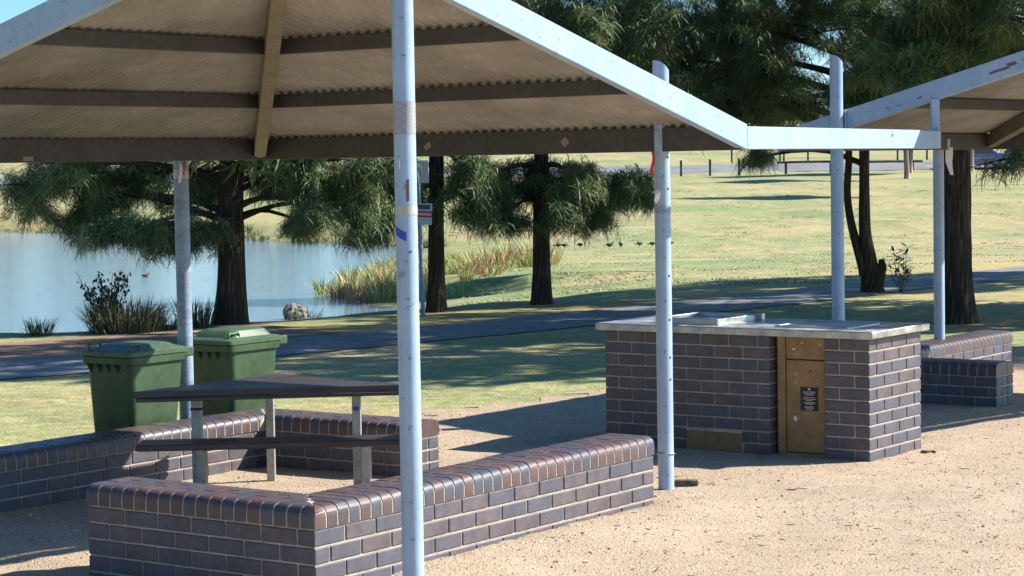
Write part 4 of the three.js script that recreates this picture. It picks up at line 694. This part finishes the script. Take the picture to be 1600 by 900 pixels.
clumpAt('reed_clump', 'thin reeds in the water next to the rock', 'reeds', -3.5, -36.6, blades(90, 0.42, 0.3, 0.012, 0.5), M.reed, 'reeds on the lake bank');
{
  const t = thing('lakeside_shrub', 'leafy dark shrub with bare twigs rising out of the reeds', 'shrub', [-5.3, ht(-5.3, -28.4), -28.4]); const st = [], lf = [];
  for (let i = 0; i < 30; i++) {
    const a = rr(0, 6.28), k = rr(0.05, 0.34), h = rr(0.4, 0.8); const pts = [[k * 0.2 * Math.cos(a), 0, k * 0.2 * Math.sin(a), 0.008], [k * 0.7 * Math.cos(a), h * 0.5, k * 0.7 * Math.sin(a), 0.006], [k * 1.2 * Math.cos(a), h, k * 1.2 * Math.sin(a), 0.003]]; st.push(tubeAlong(pts, 5, 6));
    for (let j = 0; j < 26; j++) { const f = rr(0.2, 1), g = new THREE.CircleGeometry(0.019, 5); g.scale(1, 1.7, 1); g.rotateX(rr(-1.4, 1.4)); g.rotateY(rr(0, 6.28)); g.translate(k * 1.2 * f * Math.cos(a) + rr(-0.05, 0.05), h * f + rr(-0.03, 0.03), k * 1.2 * f * Math.sin(a) + rr(-0.05, 0.05)); lf.push(g); }
  }
  mesh('stems', merge(st), M.twig, t); mesh('leaves', merge(lf), M.leafDark, t).userData.kind = 'stuff';
}
{
  const t = thing('sapling', 'young broad-leaved sapling beside the forked trunk', 'sapling', [6.08, 0, -33.9]); const st = [], lf = [];
  for (let i = 0; i < 6; i++) {
    const a = i * 1.05 + 0.4, k = rr(0.08, 0.2), h = [0.72, 0.62, 0.68, 0.5, 0.56, 0.4][i]; st.push(tubeAlong([[0, -0.03, 0, 0.008], [k * Math.cos(a) * 0.7, h * 0.5, k * Math.sin(a) * 0.7, 0.006], [k * Math.cos(a), h, k * Math.sin(a), 0.003]], 5, 6));
    for (let j = 0; j < 13; j++) { const f = 0.3 + 0.7 * j / 12, g = new THREE.SphereGeometry(0.5, 6, 3); g.scale(0.05, 0.01, 0.16); g.translate(0, 0, 0.08); g.rotateX(rr(-0.7, 0.1)); g.rotateY(j * 2.4 + i); g.translate(k * Math.cos(a) * f, h * f, k * Math.sin(a) * f); lf.push(g); }
  }
  mesh('stems', merge(st), M.twig, t); mesh('leaves', merge(lf), std({ color: lin(0.06, 0.095, 0.035), roughness: 0.45, side: THREE.DoubleSide }), t).userData.kind = 'stuff';
}
{
  const g = new THREE.IcosahedronGeometry(0.34, 4), p = g.attributes.position; for (let i = 0; i < p.count; i++) { const d = V(p.getX(i), p.getY(i), p.getZ(i)).normalize(); const r = 0.34 * (1 + 0.28 * n3(d.x * 1.3, d.y * 1.3 + 4, d.z * 1.3) + 0.1 * n3(d.x * 3.5, d.y * 3.5, d.z * 3.5)); p.setXYZ(i, d.x * r * 0.95, Math.max(-0.25, d.y * r * 0.95), d.z * r * 0.8); } g.computeVertexNormals();
  const m = mesh('rock', boxUV(g), M.rock); m.scale.set(0.62, 0.5, 0.6); m.position.set(-3.9, -0.50, -38.9); tag(m, 'pale weathered boulder standing in the lake shallows', 'rock');
}
// tall rank grass round the lake corner: nobody could count it
{
  const gA = blades(46, 0.75, 0.2, 0.02, 0.55), gB = blades(40, 0.5, 0.22, 0.02, 0.8); const spots = [];
  for (let i = 0; i < 380; i++) { const z = -rr(43, 60), x = -0.079 * -z * 0 + rr(-4.2, 1.0); const d = sdPoly(x, z, lake); if (d < -0.1 || (d > 2.2 && fbm(x * 0.5, z * 0.3, 2) < 0.02) || d > 5.2) continue; if (x > -0.2 && z > -49) continue; spots.push([x, z]); }
  const im = new THREE.InstancedMesh(gA, M.grass, spots.length); im.castShadow = im.receiveShadow = true;
  spots.forEach(([x, z], i) => { const s = rr(0.35, 0.8); _q.setFromAxisAngle(UP, rr(0, 6.28)); _m.compose(V(x, ht(x, z), z), _q, V(s * 1.2, s * rr(0.6, 1.15), s * 1.2)); im.setMatrixAt(i, _m); const k = rnd(), c = k < 0.42 ? [0.52, 0.45, 0.2] : k < 0.85 ? [0.32, 0.40, 0.11] : [0.42, 0.25, 0.14]; im.setColorAt(i, lin(...c)); });
  im.name = 'tall_grass'; scene.add(im); tag(im, 'tall yellow and rusty grass at the lake corner', 'grass', null, 'stuff');
  const spots2 = []; for (let i = 0; i < 2600; i++) { const z = -rr(70, 122), x = rr(-40, -2); const d = sdPoly(x, z, lake); if (d < 0 || d > 2.5) continue; spots2.push([x, z]); }
  const im2 = new THREE.InstancedMesh(gB, M.grass, spots2.length); spots2.forEach(([x, z], i) => { const s = rr(0.45, 1.0); _q.setFromAxisAngle(UP, rr(0, 6.28)); _m.compose(V(x, ht(x, z), z), _q, V(s, s, s)); im2.setMatrixAt(i, _m); const k = rnd(); im2.setColorAt(i, k < 0.5 ? lin(0.09, 0.12, 0.045) : lin(0.2, 0.19, 0.08)); });
  im2.name = 'bank_grass'; scene.add(im2); tag(im2, 'rough green grass along the far bank of the lake', 'grass', null, 'stuff');
}
// tussocks and stray weeds on the far lawn
{
  const g = blades(12, 0.12, 0.16, 0.02, 1.2), spots = [];
  while (spots.length < 6000) { const zd = 37 + 85 * Math.pow(rnd(), 1.4), x = rr(-0.12, 0.27) * zd, z = -zd; if (sdPoly(x, z, lake) < 3 || Math.abs(pathD(x, z)) < PW + 0.1) continue; if (fbm(x * 0.2, z * 0.14, 3) + rr(-0.25, 0.25) < 0.05) continue; spots.push([x, z]); }
  const im = new THREE.InstancedMesh(g, M.grass, spots.length); im.castShadow = im.receiveShadow = true;
  spots.forEach(([x, z], i) => { const s = rr(0.5, 1.5); _q.setFromAxisAngle(UP, rr(0, 6.28)); _m.compose(V(x, ht(x, z), z), _q, V(s, s * rr(0.2, 0.55), s)); im.setMatrixAt(i, _m); const k = rnd(); im.setColorAt(i, k < 0.5 ? lin(0.24, 0.29, 0.12) : k < 0.92 ? lin(0.45, 0.42, 0.26) : lin(0.14, 0.16, 0.08)); });
  im.name = 'lawn_tussocks'; scene.add(im); tag(im, 'scattered tussocks over the far open lawn', 'grass', null, 'stuff');
}
// mown lawn blades
{
  const g = blades(9, 0.065, 0.06, 0.008, 1.1), spots = [];
  while (spots.length < 70000) { const zd = 15 + 23 * Math.pow(rnd(), 0.8), x = rr(-0.27, 0.29) * zd, z = -zd; if (inCourt(x, z)) continue; const pd = pathD(x, z); if (Math.abs(pd) < PW + 0.04) continue; if (pd < 0 && pd > -3.1 && x < -1.2) continue; if (pd < -0.9 && rnd() < 0.45) continue; spots.push([x, z]); }
  const im = new THREE.InstancedMesh(g, M.grass, spots.length); im.castShadow = im.receiveShadow = true;
  spots.forEach(([x, z], i) => { const s = rr(0.6, 1.35); _q.setFromAxisAngle(UP, rr(0, 6.28)); _m.compose(V(x, ht(x, z), z), _q, V(s, s * rr(0.7, 1.3), s)); im.setMatrixAt(i, _m); const dry = clamp(0.5 + 1.2 * fbm(x * 0.45, z * 0.45, 4) + rr(-0.5, 0.5), 0, 1); im.setColorAt(i, lin(0.15 + 0.36 * dry, 0.21 + 0.24 * dry, 0.095 + 0.21 * dry)); });
  im.name = 'lawn_grass'; scene.add(im); tag(im, 'short patchy lawn grass between court and footpath', 'grass', null, 'stuff');
}
// loose stones, leaf litter and twigs on the court
{
  const g = new THREE.IcosahedronGeometry(1, 0), n = 16000, im = new THREE.InstancedMesh(g, std({ color: lin(1, 1, 1), roughness: 0.9 }), n), pal = [[0.50, 0.38, 0.28], [0.60, 0.50, 0.39], [0.40, 0.28, 0.20], [0.66, 0.60, 0.52], [0.30, 0.22, 0.17]]; im.castShadow = im.receiveShadow = true;
  for (let i = 0; i < n;) { const zd = 9 + 10 * rnd(), x = rr(-0.26, 0.27) * zd, z = -zd; if (!inCourt(x, z)) continue; const s = rr(0.002, 0.0055) * (rnd() < 0.03 ? 2 : 1); _q.setFromEuler(new THREE.Euler(rr(0, 6), rr(0, 6), rr(0, 6))); _m.compose(V(x, courtH(x, z) + s * 0.3, z), _q, V(s, s * 0.7, s * rr(0.7, 1.2))); im.setMatrixAt(i, _m); const c = pick(pal); im.setColorAt(i, lin(...c)); i++; }
  im.name = 'loose_grit'; scene.add(im); tag(im, 'loose granite grit scattered over the court', 'gravel', null, 'stuff');
  const lg = new THREE.SphereGeometry(0.5, 6, 3); lg.scale(0.05, 0.004, 0.011); const k = 900, il = new THREE.InstancedMesh(lg, std({ color: lin(1, 1, 1), roughness: 0.8 }), k);
  for (let i = 0; i < k;) { const zd = 9.3 + 9 * rnd(), x = rr(-0.25, 0.26) * zd, z = -zd; if (!inCourt(x, z)) continue; const s = rr(0.4, 1.2); _q.setFromEuler(new THREE.Euler(rr(-0.1, 0.1), rr(0, 6.28), rr(-0.1, 0.1))); _m.compose(V(x, courtH(x, z) + 0.004, z), _q, V(s, s, s)); il.setMatrixAt(i, _m); il.setColorAt(i, rnd() < 0.12 ? lin(0.18, 0.2, 0.06) : rnd() < 0.3 ? lin(0.5, 0.42, 0.3) : lin(0.16, 0.10, 0.06)); i++; }
  im.userData.kind = 'stuff'; il.name = 'leaf_litter'; il.castShadow = il.receiveShadow = true; scene.add(il); tag(il, 'small fallen leaves and needles on the court', 'leaf litter', null, 'stuff');
}
function twig(label, x, z, L, r, yaw) { const b = rr(-0.03, 0.03); const g = tubeAlong([[-L / 2, r, 0, r * 0.8], [-L / 6, r * 1.2, b, r], [L / 6, r, -b, r * 0.9], [L / 2, r * 1.1, b * 0.6, r * 0.4]], 7, 10); const m = mesh('fallen_twig', g, M.twig); m.position.set(x, courtH(x, z) - r * 0.2, z); m.rotation.y = yaw; tag(m, label, 'twig', 'fallen twigs on the gravel'); }
twig('dark straight twig on the gravel in front of the barbecue', 1.03, -14.35, 0.2, 0.006, 0.1); twig('short fat twig beyond the right end of the barbecue', 2.93, -15.3, 0.11, 0.01, -0.5); twig('thin crooked twig on the open gravel', 1.78, -13.7, 0.13, 0.004, 0.25); twig('thin twig lying close to the ribboned post', 1.27, -14.0, 0.1, 0.004, 0.9);
{ const m = mesh('timber_offcut', cbox(0.16, 0.04, 0.06, 0.004), M.post); m.position.set(1.1, courtH(1.1, -13.95) + 0.018, -13.95); m.rotation.y = -0.1; tag(m, 'short timber offcut on the gravel behind the ribboned post', 'timber'); }

// ------------------------------------------------------------------ warning sign, fences, barriers, car, birds
{
  const t = thing('sign_post', 'leaning grey post with a red and white warning plate by the slender tree', 'sign', [-1.25, ht(-1.25, -30.5), -30.5]);
  const p = mesh('post', tubeAlong([[0, -0.2, 0, 0.03], [-0.02, 1, 0, 0.03], [-0.045, 2.2, 0, 0.03]], 12, 6), M.paintOld, t);
  const cv = document.createElement('canvas'); cv.width = 256; cv.height = 288; const c = cv.getContext('2d'); c.fillStyle = '#b9c2cc'; c.fillRect(0, 0, 256, 288); c.fillStyle = '#3c4657'; c.fillRect(30, 20, 196, 60); c.fillStyle = '#c3202c'; c.fillRect(0, 104, 256, 84); c.fillStyle = '#f2f0ee'; c.font = 'bold 50px sans-serif'; c.textAlign = 'center'; c.fillText('WARNING', 128, 164);
  const tx = new THREE.CanvasTexture(cv); tx.colorSpace = THREE.SRGBColorSpace; const pl = std({ color: lin(0.5, 0.53, 0.57), roughness: 0.5 });
  const s1 = mesh('sign_plate', new THREE.BoxGeometry(0.26, 0.30, 0.006), [pl, pl, pl, pl, std({ map: tx, roughness: 0.5 }), pl], t); s1.position.set(0.02, 1.43, 0.036); s1.rotation.z = -0.05;
  const s2 = mesh('sign_plate', cbox(0.24, 0.32, 0.006, 0.002), pl, t); s2.position.set(-0.01, 2.02, 0.036);
}
function fencePost(label, x, z, h, w, group) { const m = mesh('fence_post', boxAt(-w / 2, w / 2, -0.2, h, -w / 2, w / 2, 0.01), M.post); m.position.set(x, ht(x, z), z); tag(m, label, 'post', group); }
for (let i = 0; i < 3; i++) fencePost('short timber bollard at the start of the road barrier', 11.5 + i * 1.95, -146.5, 1.05, 0.15, 'timber bollards by the road');
for (let i = 0; i < 8; i++) { const x = 16.6 + i * 1.3 + (i % 3) * 0.5; fencePost('tall timber fence post on the far side of the road', x, -163, rr(1.5, 2.1), 0.13, 'tall fence posts across the road'); }
for (let i = 0; i < 5; i++) fencePost('tall timber fence post on the far side of the road', 29 + i * 2.2, -163, rr(1.6, 2.0), 0.13, 'tall fence posts across the road');
for (const [x0, x1] of [[18.0, 22.2], [23.0, 27.8], [28.6, 32.6], [38.0, 42.8]]) {
  const z = -146.8, y = ht((x0 + x1) / 2, z), t = thing('log_barrier', 'low log rail on two stubby posts along the near edge of the road', 'barrier', [(x0 + x1) / 2, y, z], 0, 'low log barriers along the road'), L = (x1 - x0) / 2;
  mesh('rail', tubeAlong([[-L, 0.75, 0, 0.085], [0, 0.76, 0, 0.09], [L, 0.74, 0, 0.08]], 10, 6), M.post, t); for (const s of [-0.72, 0.72]) mesh('post', boxAt(s * L - 0.08, s * L + 0.08, -0.3, 0.70, -0.08, 0.08, 0.02), M.post, t);
}
{
  const x = 32.4, z = -150, t = thing('parked_car', 'blue car parked on the road behind the trees', 'car', [x, ht(x, z) + 0.04, z], 0.06);
  const s = new THREE.Shape(); [[-2.15, 0.3], [2.15, 0.3], [2.2, 0.62], [2.05, 0.82], [1.0, 0.95], [0.35, 1.42], [-1.0, 1.45], [-1.75, 0.98], [-2.15, 0.9]].forEach(([a, b], i) => i ? s.lineTo(a, b) : s.moveTo(a, b)); s.closePath();
  const g = new THREE.ExtrudeGeometry(s, { depth: 1.5, bevelEnabled: true, bevelSize: 0.08, bevelThickness: 0.1, bevelSegments: 3 }); g.translate(0, 0, -0.75); mesh('body', boxUV(g), M.carPaint, t);
  for (const k of [-1, 1]) { const w = new THREE.Shape(); [[0.82, 0.98], [0.28, 1.36], [-0.95, 1.38], [-1.5, 1.0]].forEach(([a, b], i) => i ? w.lineTo(a, b) : w.moveTo(a, b)); w.closePath(); const wg = new THREE.ExtrudeGeometry(w, { depth: 0.02, bevelEnabled: false }); wg.translate(0, 0, k > 0 ? 0.845 : -0.865); mesh('side_window', wg, M.glass, t); }
  for (const [wx, wz] of [[-1.35, 0.78], [1.35, 0.78], [-1.35, -0.78], [1.35, -0.78]]) { const c = new THREE.CylinderGeometry(0.32, 0.32, 0.22, 20); c.rotateX(Math.PI / 2); const w = mesh('wheel', c, M.rubber, t); w.position.set(wx, 0.31, wz); const h = new THREE.CylinderGeometry(0.19, 0.19, 0.23, 14); h.rotateX(Math.PI / 2); mesh('hub', h, M.galv, w); }
  for (const k of [-0.55, 0.55]) mesh('headlight', boxAt(2.16, 2.29, 0.62, 0.76, k - 0.17, k + 0.17, 0.02), M.white, t);
}
function bird(name, label, cat, x, y, z, yaw, s, pose, mat, group) {
  const t = thing(name, label, cat, [x, y, z], yaw, group), sit = pose === 'swim', hx = pose === 'graze' ? [0.17, 0.02] : pose === 'preen' ? [0.02, 0.2] : [0.13, 0.15], by = sit ? 0.02 : 0.15;
  const pts = [[-0.17, by + 0.02, 0, 0.008], [-0.10, by + 0.02, 0, 0.05], [0.0, by, 0, 0.078], [0.08, by + 0.03, 0, 0.055], [0.12, by + (hx[1] > 0.1 ? 0.08 : -0.01), 0, 0.026], [hx[0], by + hx[1] - 0.03, 0, 0.024], [hx[0] + 0.03, by + hx[1] - 0.02, 0, 0.022], [hx[0] + 0.045, by + hx[1] - 0.025, 0, 0.006]].map((p) => p.map((q) => q * s));
  mesh('body', tubeAlong(pts, 12, 28), mat, t);
  const bk = new THREE.ConeGeometry(0.012 * s, 0.045 * s, 8); bk.rotateZ(-Math.PI / 2 - 0.2); bk.translate((hx[0] + 0.06) * s, (by + hx[1] - 0.028) * s, 0); mesh('beak', bk, M.beak, t);
  if (!sit) for (const k of [-1, 1]) mesh('leg', tubeAlong([[0.0, (by - 0.05) * s, k * 0.025 * s, 0.008 * s], [-0.012 * s, 0.07 * s, k * 0.025 * s, 0.006 * s], [0.01 * s, -0.01, k * 0.025 * s, 0.006 * s]], 6, 6), M.beak, t);
}
for (const [x, z, yaw, pose, d] of [[1.35, -63.3, 3.0, 'graze', 'dark waterbird hunched over the grass with its mate'], [1.58, -64.2, 0.3, 'graze', 'dark waterbird pecking behind the hunched one'], [2.02, -64.0, 2.4, 'graze', 'dark waterbird standing apart with head down'], [2.88, -63.6, 0.1, 'up', 'dark waterbird with head raised, side on'], [3.22, -64.0, 1.9, 'up', 'dark waterbird standing tall beside the side-on bird'], [3.76, -63.9, 3.3, 'graze', 'dark waterbird feeding to the side of the flock'], [4.22, -65.3, 3.1, 'graze', 'dark waterbird half hidden by the ribboned post'], [4.74, -65.0, 2.9, 'graze', 'dark waterbird farthest along the flock, past the ribboned post']]) bird('waterbird', d + ' on the lawn', 'bird', x, ht(x, z), z, yaw, 0.72, pose, M.feather, 'dark birds feeding on the lawn');
bird('duck', 'brown duck swimming ahead on the lake', 'duck', -9.35, WATER + 0.01, -55.5, 0.1, 0.62, 'swim', M.duck, 'ducks on the lake'); bird('duck', 'brown duck following another across the lake', 'duck', -9.55, WATER + 0.01, -53.6, -0.1, 0.62, 'swim', M.duck, 'ducks on the lake');

renderer.render(scene, camera);
